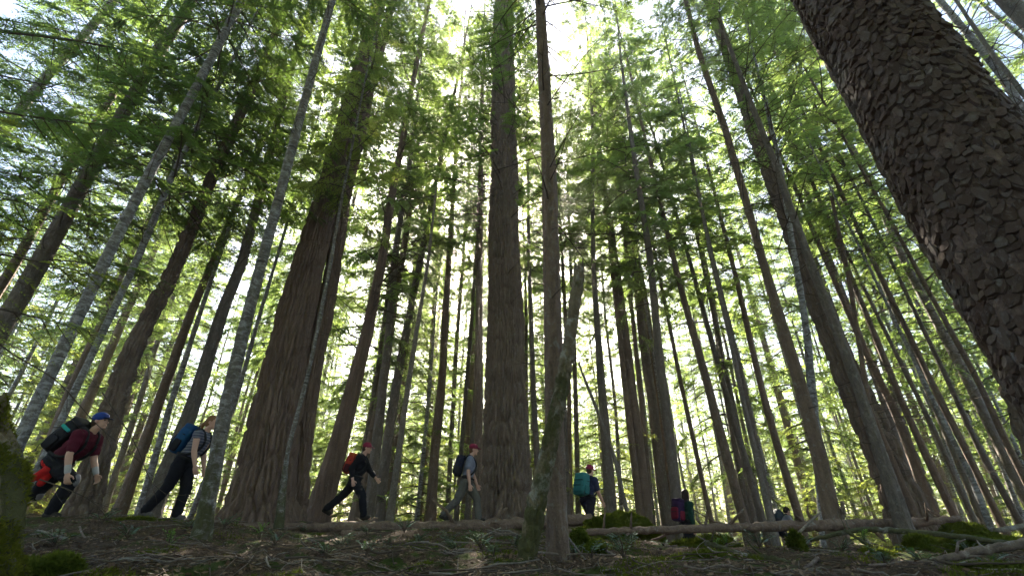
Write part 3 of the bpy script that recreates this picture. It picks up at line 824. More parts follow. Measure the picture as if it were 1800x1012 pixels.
T('hemlock_tree', 'brown rear stem of the double trunk left of the purple pack hiker', 20.0,
  [(1186, 915, 26), (1160, 707, 19), (1128, 500, 14), (1092, 330, 11)], 26, M['brown'], crown=('tall2', 15, 14, .9), limbs=(6, 8, 1.2))
# right side
T('hemlock_tree', 'thin black trunk behind the long haired hiker', 18,
  [(1250, 915, 10), (1196, 672, 9), (1170, 540, 7)], 24, M['brown'], crown=('far0', 10, 15, .9), limbs=(3, 6, .8))
T('hemlock_tree', 'brown trunk right of the long haired hiker', 15.5,
  [(1310, 922, 21), (1246, 682, 18), (1216, 574, 15), (1196, 500, 12), (1160, 350, 9)], 28, M['brown'], crown=('far0', 11, 16, .85), limbs=(4, 6, 1.1), ns=30)
T('hemlock_tree', 'lighter trunk between the purple pack and the crouching hiker', 17,
  [(1342, 915, 18), (1275, 682, 13), (1235, 540, 10)], 26, M['grey'], crown=('far1', 10, 16, .95), limbs=(4, 6, 1.0))
T('hemlock_tree', 'long thin dark trunk left of the crouching hiker', 14,
  [(1354, 915, 13), (1310, 722, 11), (1285, 598, 9), (1251, 460, 7), (1227, 332, 5)], 18, M['dead'], crown=('wisp0', 11, 7, .7), limbs=(4, 6, .8))
T('hemlock_tree', 'dark trunk, longer stem of the forked tree behind the fallen pole', 7.6,
  [(1470, 955, 38), (1440, 800, 33), (1409, 682, 28), (1374, 569, 22), (1340, 460, 18), (1279, 237, 15), (1232, 95, 12), (1204, 0, 10)], 19, M['brown'], crown=('lit1', 10.5, 9, .55), limbs=(4.5, 6, 1.1), ns=48, rings=120, furrow=('ridge', .007, .05, .1), flare=.2, dense_to=11)
T('hemlock_tree', 'pale upper stem forking off the dark forked trunk', 7.9,
  [(1440, 800, 22), (1430, 700, 19), (1420, 580, 15), (1399, 460, 13), (1371, 294, 10), (1343, 175, 8)], 14, M['alder'], crown=('wisp1', 7.5, 7, .8), limbs=(3, 5, 1.0), ns=24)
T('hemlock_tree', 'dark slim trunk in front of the wide brown fir, crossed by the fallen pole', 7.0,
  [(1594, 945, 33), (1560, 840, 29), (1498, 658, 24), (1424, 460, 19), (1362, 285, 15), (1305, 142, 11)], 18, M['grey'], crown=('lit0', 9.5, 9, .55), limbs=(4, 5.5, 1.2), ns=40, rings=110, furrow=('ridge', .007, .05, .1), dense_to=10)
T('hemlock_tree', 'brown trunk close right of the wide brown fir', 12.5,
  [(1643, 915, 26), (1577, 727, 19), (1532, 643, 16), (1470, 500, 12)], 26, M['brown'], crown=('lit0', 9.5, 15, .9), limbs=(3, 6, 1.1))
T('hemlock_tree', 'even brown trunk ending by the log tip on the right', 12.2,
  [(1680, 912, 21), (1596, 732, 16), (1547, 608, 14), (1498, 490, 11)], 26, M['brown'], crown=('lit1', 8, 17, .95), limbs=(3, 5, 1.2))
T('hemlock_tree', 'slender grey trunk left of the speckled pole on the right', 13,
  [(1712, 915, 13), (1640, 752, 11), (1560, 590, 9)], 24, M['grey'], crown=('wisp0', 8, 14, 1.1), limbs=(3, 5, 1.0))
T('alder_tree', 'white speckled leaning pole near the right mossy mound', 9.5,
  [(1745, 935, 15), (1700, 820, 13), (1656, 737, 11), (1600, 620, 8)], 12, M['alder'], crown=('wisp1', 6, 6, .7))
T('hemlock_tree', 'long dark trunk right of the speckled pole', 10.5,
  [(1760, 920, 18), (1646, 692, 15), (1596, 583, 13), (1542, 474, 11), (1475, 332, 8)], 20, M['brown'], crown=('lit0', 8.5, 11, .8), limbs=(3, 5, 1.2))
T('hemlock_tree', 'slim trunk nearest the right edge of the picture', 11,
  [(1793, 918, 16), (1725, 796, 14), (1666, 667, 12), (1592, 514, 9)], 22, M['grey'], crown=('lit1', 7.5, 14, .85), limbs=(3, 4, 1.2))
T('hemlock_tree', 'pair of close trunks at the right edge, the higher one', 10,
  [(1846, 917, 20), (1794, 826, 17), (1720, 667, 14), (1646, 534, 11)], 22, M['brown'], crown=('lit0', 7, 14, .9), limbs=(2.5, 4, 1.2))
T('dead_snag', 'dark reddish broken snag against the green right of the wide fir', 9.8,
  [(1610, 905, 15), (1527, 712, 12), (1488, 474, 10), (1464, 349, 8)], 10, M['fir_red'], broken=True, limbs=(2.5, 6, .8), ns=14)
T('hemlock_tree', 'pale forked trunk in the top right corner', 7.5,
  [(1960, 420, 36), (1800, 199, 27), (1755, 123, 24), (1651, 0, 20)], 18, M['alder'], crown=('lit1', 10, 8, .8), limbs=(6, 6, 1.3), ns=24)
T('hemlock_tree', 'dark bent stem crossing the pale forked trunk in the top right corner', 6.6,
  [(1980, 440, 22), (1810, 180, 17), (1740, 90, 14), (1680, 0, 11)], 15, M['dead'], limbs=(5, 6, 1.3), ns=14)
T('hemlock_tree', 'slim light trunk highest in the top right corner', 8.6,
  [(1930, 180, 20), (1800, 71, 15), (1717, 0, 12)], 20, M['alder'], crown=('lit0', 12, 8, .8))
T('hemlock_tree', 'broad grey trunk cutting the very top right corner', 6.0,
  [(1960, 190, 70), (1800, 38, 52), (1764, 0, 48)], 22, M['grey'], ns=24)

# ------------------------------------------------------------------ the forest behind
rngb = random.Random(5)
BT = []
for k in range(6):
    rs = np.random.default_rng(200 + k)
    H = [24, 28, 30, 33, 26, 22][k]
    zs = np.concatenate([np.linspace(-.4, 12, 26), np.linspace(12, H, 14)[1:]])
    r0 = [.13, .17, .22, .26, .11, .085][k]
    lean = rs.normal(0, .012, 2)
    path = np.stack([lean[0]*zs + .10*vnoise(zs*.2, 0*zs, 0*zs, k), lean[1]*zs + .10*vnoise(zs*.2, 0*zs+5, 0*zs, k), zs], 1)
    rad = np.maximum(.02, r0 * (1 - np.clip(zs, 0, None)/H) ** .8)
    BT.append((trunk_geo(path, rad, 16, 300 + k, ('ridge', .012, .09, .25), .3, .4, .4).mesh('trunk', [M[['brown', 'grey', 'brown', 'fir', 'grey', 'alder'][k]]]), H))
def bg_tree(x, y, k, crowns, limb, rot, name, label, group):
    o = thing(name, label, 'tree', (x, y, gz(x, y)), group)
    o.rotation_euler = (0, 0, 0)
    if k is not None:
        t = link('trunk', BT[k][0], o); t.rotation_euler = (0, 0, rot)
    for (ck, z0, ln, sr) in crowns:
        me, l0 = CR[ck]
        c = link('crown', me, o, (0, 0, z0)); c.rotation_euler = (rngb.uniform(-.03, .03), rngb.uniform(-.03, .03), rngb.random()*6.28); c.scale = (sr, sr, ln / l0)
    if limb:
        c = link('dead_limbs', rngb.choice(LBF), o, (0, 0, limb[0]), kind='stuff'); c.rotation_euler = (0, 0, rngb.random()*6.28); c.scale = (limb[2], limb[2], limb[1] / 10)
    return o

spots = []
def where(x, y):
    px = 900 + 800 * x / (y * CP)
    for lim, txt in ((140, 'left of the blue capped hiker'), (350, 'behind the two leftmost hikers'), (530, 'behind the broad left fir'), (690, 'behind the hiker dressed in black'), (860, 'left of the central thick fir'), (1000, 'right behind the central thick fir'), (1165, 'behind the hiker with the teal pack'), (1330, 'behind the long haired hiker'), (1480, 'behind the crouching hiker'), (1620, 'behind the wide brown fir'), (1800, 'right of the wide brown fir')):
        if px < lim: return txt
    return 'beyond the huge scaly trunk'
def free(x, y, dmin):
    for (a, b) in spots:
        if (a-x)**2 + (b-y)**2 < dmin*dmin: return False
    return True
n_tall = 0
tries = 0
while n_tall < 178 and tries < 6000:
    tries += 1
    y = 15 + 62 * rngb.random() ** 1.25
    x = rngb.uniform(-1.25, 1.25) * y
    if y < 18 and abs(x / y) < .12: continue
    if not free(x, y, 1.5 + y * .025): continue
    spots.append((x, y)); n_tall += 1
    k = rngb.choice([0, 0, 1, 1, 2, 3, 4, 4, 5])
    H = BT[k][1]
    z0 = rngb.uniform(2.5, 9.5) if y < 40 else rngb.uniform(1.5, 7)
    side = where(x, y)
    far = 'far back' if y > 45 else ('in the middle distance' if y > 27 else 'fairly near'); thick = 'stout' if k == 3 else ('pencil thin' if k == 5 else 'slender')
    bg_tree(x, y, k, [('far%d' % rngb.randrange(4) if abs(x / y + .01) > .09 else rngb.choice(['sparse0', 'far1', 'wisp0', 'far2']), z0, H - z0 + .6, rngb.uniform(.75, 1.15) * (1 if y < 40 else 1.1))], (2, max(3, z0 - 1.5), rngb.uniform(.7, 1.2)), rngb.random()*6.28,
            'hemlock_tree', '%s background conifer %s, %s' % (thick, far, side), 'conifers %s %s' % (far, side))
for (q, y, ck, z0, sr) in [(.034, 21, 'far0', 7.5, .8), (.046, 29, 'far3', 5, .9), (.026, 38, 'far1', 5, 1.0), (-.055, 24, 'far2', 8, .8), (-.075, 33, 'far0', 5, 1.0), (.075, 25, 'far1', 6, .9), (.05, 16.5, 'tall1', 9, .9), (-.085, 18.5, 'tall0', 10, .9), (.11, 18, 'tall2', 10, .9)]:
    spots.append((q * y, y))
    bg_tree(q * y, y, 4, [(ck, z0, 26 - z0 + .6, sr)], (2, 8, 1.2), y, 'hemlock_tree', 'one of the thin conifers behind the central thick fir, against the sun glow', 'thin conifers behind the central fir')
for i in range(28):                             # a stand of thin pale poles on the right
    y = 13.5 + 24 * rngb.random(); q = rngb.uniform(.30, 1.05); x = q * y
    if not free(x, y, .9): continue
    spots.append((x, y)); k = rngb.choice([5, 5, 4])
    bg_tree(x, y, k, [('wisp%d' % (i % 2), rngb.uniform(8, 12), 10, rngb.uniform(.7, 1.0))], (2, 7, .9), rngb.random()*6.28, 'hemlock_tree', 'thin straight pole of the close stand, %s' % where(x, y), 'thin poles on the right')
n_y = 0; tries = 0
while n_y < 150 and tries < 5000:
    tries += 1
    y = 17 + 60 * rngb.random() ** 1.1
    x = rngb.uniform(-1.2, 1.2) * y
    if not free(x, y, 1.6): continue
    spots.append((x, y)); n_y += 1
    h = rngb.uniform(4.5, 11)
    side = where(x, y); size = 'tall' if h > 8.5 else ('low' if h < 6 else 'middling')
    bg_tree(x, y, 5 if h > 8 else None, [('young%d' % rngb.randrange(3), .4, h, rngb.uniform(.9, 1.5))], None, rngb.random()*6.28,
            'young_hemlock', '%s bright young hemlock %s, %s' % (size, 'far back' if y > 45 else 'among trunks', side), 'young hemlocks %s' % side)

# unseen forest behind and beside the photographer, added to shade the foreground
for i in range(34):
    a = R(100 + 160 * (i + .5) / 34 + rngb.uniform(-4, 4)); d = [6.0, 11.0, 17.0][i % 3] + rngb.uniform(-1, 2.5)
    x, y = math.sin(a) * d * 1.1, math.cos(a) * d
    k = rngb.choice([1, 2, 3]); z0 = rngb.uniform(3.5, 8)
    bg_tree(x, y, k, [('far%d' % rngb.randrange(4), z0, BT[k][1] - z0 + .6, rngb.uniform(1.0, 1.3))], None, rngb.random()*6.28,
            'hemlock_tree', 'unseen conifer added behind the viewer to shade the foreground', 'unseen shading conifers added behind the viewer')

# the wood far off, beyond what can be told apart
def far_wood():
    rng = np.random.default_rng(12); g = Geo()
    for k in range(230):
        y = rng.uniform(78, 125); x = rng.uniform(-1.25, 1.25) * y; h = rng.uniform(16, 30); z = gz(x, y); r = rng.uniform(.10, .24)
        add_tube(g, np.array([[x, y, z - 1], [x + rng.normal(0, .15), y, z + h * .5], [x + rng.normal(0, .3), y, z + h]]), [r, r * .7, .03], 5, 0, caps=False)
        m = 400; s = rng.random(m) ** .8; zz = z + (.03 + .97 * s) * h; rr = 3.2 * (1 - s) ** .6 * rng.random(m) ** .6; a = rng.random(m) * 6.28
        pos = np.stack([x + rr * np.cos(a), y + rr * np.sin(a), zz], 1)
        d = unit(np.stack([np.cos(a), np.sin(a), rng.normal(-.2, .25, m)], 1) + rng.normal(0, .3, (m, 3)))
        leaf_strip(g, pos, d, unit(np.array([0, 0, 1.0]) + rng.normal(0, .4, (m, 3))), rng.uniform(.5, 1.2, m), rng.uniform(.2, .45, m), 1)
    link('distant_forest', g.mesh('distant_forest', [M['brown'], M['leaf_far']], smooth=False), kind='stuff', label='far off wood of thin trunks and pale sunlit leaves', category='forest')
far_wood()
# ------------------------------------------------------------------ fallen wood
def stick(name, label, cat, pts, mat, ns=10, n=24, jag=.05, knots=0, group=None, seed=0, lift=None):
    """pts: (px, py, Y, width px) along the stick"""
    rng = np.random.default_rng(seed + len(label) * 7 + int(pts[0][0]))
    q = np.array([P(a, b, Y) for a, b, Y, w in pts])
    w = np.array([.5 * p[3] * depth(c) / FPX for p, c in zip(pts, q)])
    path = spline(q, n); rad = np.interp(np.linspace(0, 1, n), np.linspace(0, 1, len(w)), w)
    path[1:-1] += rng.normal(0, 1, (n - 2, 3)) * rad[1:-1, None] * .12
    c0 = path.mean(0)
    g = Geo()
    add_tube(g, path - c0, rad, ns, 0, True, jag, rng)
    for k in range(knots):                     # stubs of snapped side twigs
        i = rng.integers(1, n - 1); d = unit(rng.normal(0, 1, 3) + [0, 0, .6]); l = rad[i] * rng.uniform(2, 7)
        add_tube(g, np.stack([path[i] - c0, path[i] - c0 + d * (l*.6 + rad[i]), path[i] - c0 + d * (l + rad[i]) + rng.normal(0, .15, 3) * l]), rad[i] * np.array([.45, .3, .12]), 5)
    o = link(name, g.mesh(name, [mat]), None, c0, label=label, category=cat)
    if group: o['group'] = group
    return o
stick('fallen_log', 'long thick brown log lying along the crest behind the foreground', 'log', [(385, 925, 9.6, 13), (550, 926, 10.0, 14), (750, 926, 10.0, 19), (880, 922, 10.0, 20), (1040, 911, 10.2, 18)], M['log'], 20, 60, .07, 10)
stick('fallen_log', 'dark log tucked directly under the long thick crest log', 'log', [(600, 938, 9.5, 12), (690, 941, 9.5, 12), (790, 939, 9.5, 12)], M['log'], 14, 30, .08)
stick('fallen_pole', 'pale pole lying below the dark log in the middle', 'log', [(618, 949, 8.4, 8), (720, 948, 8.4, 9), (826, 950, 8.4, 8)], M['pale_log'], 12, 30, .05, 5)
stick('fallen_pole', 'pale pole ending at the foot of the mossy snag', 'log', [(764, 939, 8.9, 8), (860, 941, 8.8, 9), (960, 944, 8.7, 9)], M['pale_log'], 12, 30, .05, 4)
stick('fallen_pole', 'long raised pole spanning from the slim grey trunk to the right', 'log', [(985, 936, 6.5, 10), (1125, 932, 6.7, 12), (1275, 927, 6.85, 14), (1400, 923, 7.0, 17), (1475, 922, 7.1, 17), (1590, 918, 7.3, 16), (1686, 911, 7.4, 9)], M['log'], 18, 90, .06, 16)
stick('fallen_branch', 'curved mossy branch arching below the raised pole on the right', 'branch', [(1424, 948, 5.8, 6), (1500, 932, 5.8, 8), (1540, 930, 5.8, 9), (1600, 934, 5.7, 9), (1680, 942, 5.6, 9), (1785, 956, 5.5, 8)], M['mossy'], 12, 50, .08, 6)
stick('fallen_pole', 'nearest pole slanting up to the right across the lower right corner', 'log', [(1480, 1016, 4.2, 9), (1612, 992, 4.1, 11), (1700, 972, 4.0, 13), (1815, 951, 3.9, 15)], M['pale_log'], 16, 60, .05, 6)
stick('fallen_pole', 'short grey pole poking in at the right edge beyond the mound', 'log', [(1750, 932, 7.6, 8), (1810, 922, 7.6, 9)], M['dead'], 10, 16)
stick('fallen_branch', 'thick mossy branch lying left of the crouching hiker in the hollow', 'branch', [(1240, 953, 5.2, 9), (1310, 977, 4.9, 11), (1350, 981, 4.8, 11), (1415, 996, 4.6, 8)], M['mossy'], 12, 40, .10, 4)
SK = [
 ('mossy stick propped under the curved branch', [(1484, 931, 5.6, 5), (1515, 950, 5.5, 6), (1552, 971, 5.4, 6)], 'mossy'),
 ('dark wavy branch along the lower edge left of the nearest pole', [(1360, 1011, 4.0, 5), (1395, 1002, 4.0, 6), (1440, 1004, 4.0, 6), (1478, 1010, 3.9, 5)], 'dead'),
 ('short pale stub pointing up right beside the dark wavy branch', [(1412, 1001, 4.2, 6), (1438, 981, 4.3, 7)], 'pale_log'),
 ('slanting bare stick leaning past the crouching hiker', [(1443, 899, 6.0, 4), (1405, 935, 6.0, 5), (1370, 973, 5.9, 5)], 'dead'),
 ('upright pale broken stub behind the raised pole', [(1482, 919, 7.5, 7), (1480, 880, 7.5, 6)], 'pale_log'),
 ('pale stick below the mossy mound', [(1047, 957, 5.6, 4), (1082, 976, 5.4, 5)], 'pale_log'),
 ('thin brown stick slanting down right of the slim grey trunk', [(997, 941, 4.9, 3), (1022, 975, 4.6, 4), (1048, 1013, 4.3, 4)], 'dead'),
 ('white curved twig near the lower edge of the middle right', [(1203, 977, 4.8, 3), (1190, 998, 4.5, 4), (1174, 1013, 4.2, 4)], 'pale_log'),
 ('pinkish pole end pointing to the lower edge beside the white curved twig', [(1219, 986, 4.9, 7), (1250, 999, 4.6, 8), (1278, 1013, 4.3, 8)], 'pale_log'),
 ('forked grey twig left of the white curved twig', [(1165, 985, 4.8, 3), (1125, 1003, 4.5, 4)], 'dead'),
 ('crooked sunlit branch lying in the middle foreground', [(660, 978, 5.2, 5), (682, 990, 5.0, 6), (715, 977, 5.2, 7), (772, 976, 5.2, 7), (805, 967, 5.3, 6), (834, 966, 5.3, 4)], 'pale_log'),
 ('forked stick running down from the crooked sunlit branch', [(769, 979, 5.0, 4), (775, 995, 4.6, 4), (781, 1013, 4.2, 4)], 'pale_log'),
 ('straight thin stick left of the crooked sunlit branch', [(541, 946, 6.8, 3), (597, 973, 6.0, 4)], 'pale_log'),
 ('looping thin twig below the pale sapling', [(460, 993, 4.8, 3), (476, 982, 5.0, 3), (550, 975, 5.3, 3), (553, 955, 6.0, 3)], 'pale_log'),
 ('pale pole reaching the lower edge below the pale sapling', [(448, 994, 4.6, 6), (525, 1004, 4.3, 7), (588, 1013, 4.0, 7)], 'pale_log'),
 ('long thin stick slanting up to the thick crest log', [(808, 963, 6.6, 3), (880, 927, 7.6, 3)], 'dead'),
 ('pale bent stick by the mossy mound in the lower left', [(118, 988, 3.7, 6), (150, 1000, 3.6, 8), (172, 1014, 3.5, 7)], 'dead'),
 ('brown stick lying below the boots of the blue capped hiker', [(66, 932, 5.4, 4), (120, 947, 5.2, 5)], 'dead'),
 ('thin straight twig on the moss left of the mossy footed trunk', [(318, 984, 4.6, 3), (374, 992, 4.4, 3)], 'pale_log'),
 ('broken grey chunk beside the mossy footed trunk', [(372, 973, 5.6, 7), (392, 959, 5.8, 6)], 'dead'),
 ('white peeled stick right of the broken grey chunk', [(424, 986, 5.0, 7), (437, 970, 5.3, 6), (452, 956, 5.7, 5)], 'pale_log'),
 ('twisted thin twig behind the lower left mossy mound', [(140, 925, 5.6, 3), (146, 940, 5.5, 3), (166, 962, 5.2, 3)], 'pale_log'),
]
for i, (lb, pts, mt) in enumerate(SK):
    stick('fallen_stick', lb, 'stick', pts, M[mt], 8, 18, .06, 3, seed=i * 11)
# bare twigs hanging in front of the left hikers
def overhang(label, pts, seed):
    rng = np.random.default_rng(seed)
    q = np.array([P(a, b, Y) for a, b, Y in pts]); path = spline(q, 40); c0 = path[0].copy(); path = path - c0
    g = Geo(); add_tube(g, path, np.linspace(.006, .0015, 40), 5)
    for k in range(16):
        i = rng.integers(4, 38); d = unit(path[i+1] - path[i] + rng.normal(0, .6, 3) * np.linalg.norm(path[i+1] - path[i])); l = rng.uniform(.08, .35)
        add_tube(g, np.stack([path[i], path[i] + d*l*.5 + rng.normal(0, .02, 3), path[i] + d*l + rng.normal(0, .04, 3)]), [.0025, .0018, .001], 4)
    link('hanging_twig', g.mesh('hanging_twig', [M['limb']]), None, c0, label=label, category='branch')
overhang('long bare twig drooping across the blue capped hiker', [(-60, 560, 3.0), (20, 620, 3.1), (100, 670, 3.2), (170, 745, 3.3), (250, 815, 3.5)], 1)
overhang('thin bare twig curving over the hip of the hiker with blue pack', [(180, 690, 4.4), (235, 775, 4.4), (270, 850, 4.5), (330, 886, 4.6)], 2)
overhang('pale dry twig reaching right past the knees of the blue capped hiker', [(70, 842, 4.2), (120, 860, 4.2), (160, 880, 4.3), (185, 905, 4.4)], 3)

# ------------------------------------------------------------------ moss
def blades(rng, pos, nrm, length, width):
    k = len(pos)
    d = unit(nrm + rng.normal(0, .55, (k, 3)))
    side = unit(cross(d, rng.normal(0, 1, (k, 3))))
    l = length * rng.uniform(.5, 1.3, k)[:, None]; w = width * rng.uniform(.6, 1.3, k)[:, None]
    v = np.stack([pos - side*w, pos + side*w, pos + d*l], 1)
    return v.reshape(-1, 3), np.arange(k*3).reshape(-1, 3)
def mossy_mound(name, label, center, size, seed, nb=5000, cat='moss mound', ln=.035, rot=0.0, slope=0.0):
    """a lump of earth or rotten wood grown over with moss"""
    rng = np.random.default_rng(seed)
    nu, nv = 56, 28
    th = np.linspace(0, 2*math.pi, nu, endpoint=False); ph = np.linspace(-.25, .5*math.pi, nv)
    TH, PH = np.meshgrid(th, ph)
    d = np.stack([np.cos(TH)*np.cos(PH), np.sin(TH)*np.cos(PH), np.sin(PH)], -1)
    r = 1 + .40*vnoise(d[..., 0]*1.9 + seed, d[..., 1]*1.9, d[..., 2]*1.9, seed) + .20*vnoise(d[..., 0]*4.5, d[..., 1]*4.5 + seed, d[..., 2]*4.5, seed+1) + .06*vnoise(d[..., 0]*10, d[..., 1]*10, d[..., 2]*10, seed+2)
    v = d * r[..., None] * np.asarray(size)
    v[..., 2] += slope * v[..., 0]
    v = v @ rot_z(rot).T
    f = []
    i = np.arange(nv-1)[:, None]*nu; j = np.arange(nu)[None]
    f = np.stack([i+j, i+(j+1) % nu, i+nu+(j+1) % nu, i+nu+j], -1).reshape(-1, 4)
    c = np.array(center)
    o = thing(name, label, cat, c)
    vv = v.reshape(-1, 3)
    g = Geo(); g.add(vv, f); link('core', g.mesh('core', [M['moss']]), o)
    a, b, e = vv[f[:, 0]], vv[f[:, 1]], vv[f[:, 3]]
    n = cross(b - a, e - a); ar = np.linalg.norm(n, axis=1)
    idx = rng.choice(len(f), nb, p=ar/ar.sum())
    u, w = rng.random(nb)[:, None], rng.random(nb)[:, None]
    bv, bf = blades(rng, a[idx] + u*(b-a)[idx] + w*(e-a)[idx], unit(n[idx]), ln, .006)
    g = Geo(); g.add(bv, bf); m = link('moss', g.mesh('moss', [M['moss']], smooth=False), o); m['kind'] = 'stuff'
    return o
def mound_px(label, px0, px1, ptop, pbot, Y, seed, nb=5000, ry=.7, **kw):
    a, b = P(px0, pbot, Y), P(px1, pbot, Y); t = P((px0+px1)/2, ptop, Y)
    h = .85 * max(.08, t[2] - a[2]); w = (b[0]-a[0])/2
    return mossy_mound('mossy_mound', label, ((a[0]+b[0])/2, Y, a[2]), (w, w*ry, h), seed, nb, **kw)
mound_px('rounded mossy hump in front of the hiker with the teal pack', 1008, 1150, 897, 945, 8.2, 1, 8000)
mound_px('dark mossy clump below the raised pole beside the slim grey trunk', 985, 1065, 934, 985, 5.6, 2, 4000)
mound_px('mossy hump at the tip of the raised pole on the right', 1660, 1760, 914, 950, 7.7, 3, 5000)
mound_px('mossy lump above the nearest pole, the smaller left lobe', 1528, 1600, 955, 1005, 4.9, 4, 5000)
mound_px('mossy lump above the nearest pole, the larger right lobe', 1580, 1680, 943, 1005, 5.0, 5, 7000)
mound_px('small upright mossy stump left of the forked dark trunk', 1392, 1428, 938, 985, 5.5, 6, 3500)
mound_px('low mossy bank under the long raised pole', 1150, 1360, 962, 1010, 4.9, 7, 9000, ry=.5)
mound_px('mossy bank in the lower right corner below the nearest pole', 1640, 1830, 985, 1030, 3.9, 8, 7000, ry=.5)
mound_px('bright mossy bank at the foot of the left stump', 0, 165, 978, 1035, 3.4, 9, 9000, ry=.5, slope=-.12)
mound_px('long low mossy ridge left of the mossy footed trunk', 130, 385, 975, 1020, 4.6, 10, 10000, ry=.35)
mound_px('small sunlit moss cushion in the middle foreground', 690, 790, 990, 1030, 4.2, 11, 4000, ry=.6)
mound_px('dark moss cushion left of the bent snag foot', 850, 925, 992, 1030, 4.0, 12, 4000, ry=.6)
mound_px('long mossy bank beneath the curved branch on the right', 1680, 1830, 938, 975, 5.9, 13, 6000, ry=.5)
mound_px('mossy cushion at the roots of the broad left fir', 505, 580, 935, 960, 8.6, 14, 3000, ry=.6)
mound_px('mossy bank under the boots of the hiker with blue pack', 180, 330, 905, 940, 7.4, 15, 5000, ry=.5)
mound_px('low moss swell between the crooked branch and the pale sapling', 560, 680, 985, 1020, 4.8, 16, 5000, ry=.5)

rngm = random.Random(8)
for (px, py, Y, lb) in [(640, 958, 6.4, 'tiny moss lump above the crooked branch, left of two'), (745, 962, 6.0, 'tiny moss lump above the crooked branch, right of two'), (250, 945, 5.9, 'tiny moss lump below the hiker with blue pack'), (420, 955, 6.3, 'tiny moss lump right of the mossy footed trunk'),
        (1090, 990, 4.5, 'dark moss lump below the mossy hump near the lower edge'), (1480, 985, 4.6, 'flat moss lump below the forked dark trunk'), (1240, 940, 6.9, 'moss lump under the middle of the raised pole'), (510, 985, 4.9, 'flat moss lump below the pale sapling'), (880, 950, 6.8, 'moss lump behind the foot of the bent snag')]:
    w = rngm.uniform(30, 60)
    mound_px(lb, px - w, px + w, py, py + 22, Y, 30 + int(px), 2500, ry=.6)

# rotten mossy stump at the left edge
def stump():
    Y = 3.0
    base = P(-66, 1040, Y); top = P(-46, 708, Y)
    c = np.array([base[0], Y, gz(base[0], Y)])
    o = thing('rotten_stump', 'rotten moss grown stump at the left edge', 'stump', c)
    zs = np.linspace(-.15, top[2] - c[2], 130); n = 130
    TH, Z = np.meshgrid(np.linspace(0, 2*math.pi, n, endpoint=False), zs)
    X, Yc = np.cos(TH), np.sin(TH)
    rr = (.235 + .03*np.exp(-Z/.2)) * (1 + .22*vnoise(X*1.6, Yc*1.6, Z*2.2, 50) + .13*vnoise(X*4, Yc*4, Z*5, 51) + .07*vnoise(X*9, Yc*9, Z*9, 52))
    rr *= 1 - .62*sstep(.62, 1.0, Z/zs[-1]) * (.8 + .5*vnoise(X*2, Yc*2, 0*Z, 53))
    v = np.stack([X*rr + (top[0]-base[0])*Z/zs[-1], Yc*rr, Z + .22*vnoise(X*2.5, Yc*2.5, 0*Z, 54)*(Z/zs[-1])**6], -1)
    k = len(zs); i = np.arange(k-1)[:, None]*n; j = np.arange(n)[None]
    f = np.stack([i+j, i+(j+1) % n, i+n+(j+1) % n, i+n+j], -1).reshape(-1, 4)
    g = Geo(); g.add(v.reshape(-1, 3), f)
    ring = v[-1]; cc = np.concatenate([ring, ring.mean(0)[None] - [0, 0, .05]]); jj = np.arange(n)
    g.add(cc, np.stack([jj, (jj+1) % n, np.full(n, n)], 1))
    link('rotten_wood', g.mesh('rotten_wood', [M['snag']]), o)
    rng = np.random.default_rng(4)
    vv = v.reshape(-1, 3); a, b, e = vv[f[:, 0]], vv[f[:, 1]], vv[f[:, 3]]
    nr = cross(b-a, e-a); mid = (a+b+e)/3
    mask = sstep(.0, .35, vnoise(mid[:, 0]*5, mid[:, 1]*5, mid[:, 2]*4, 60) + .15) + .03
    p = np.linalg.norm(nr, axis=1)*mask; idx = rng.choice(len(f), 16000, p=p/p.sum())
    bv, bf = blades(rng, a[idx] + rng.random(16000)[:, None]*(b-a)[idx] + rng.random(16000)[:, None]*(e-a)[idx], unit(nr[idx]), .028, .005)
    g = Geo(); g.add(bv, bf); m = link('moss', g.mesh('moss', [M['moss_bright']], smooth=False), o); m['kind'] = 'stuff'
stump()

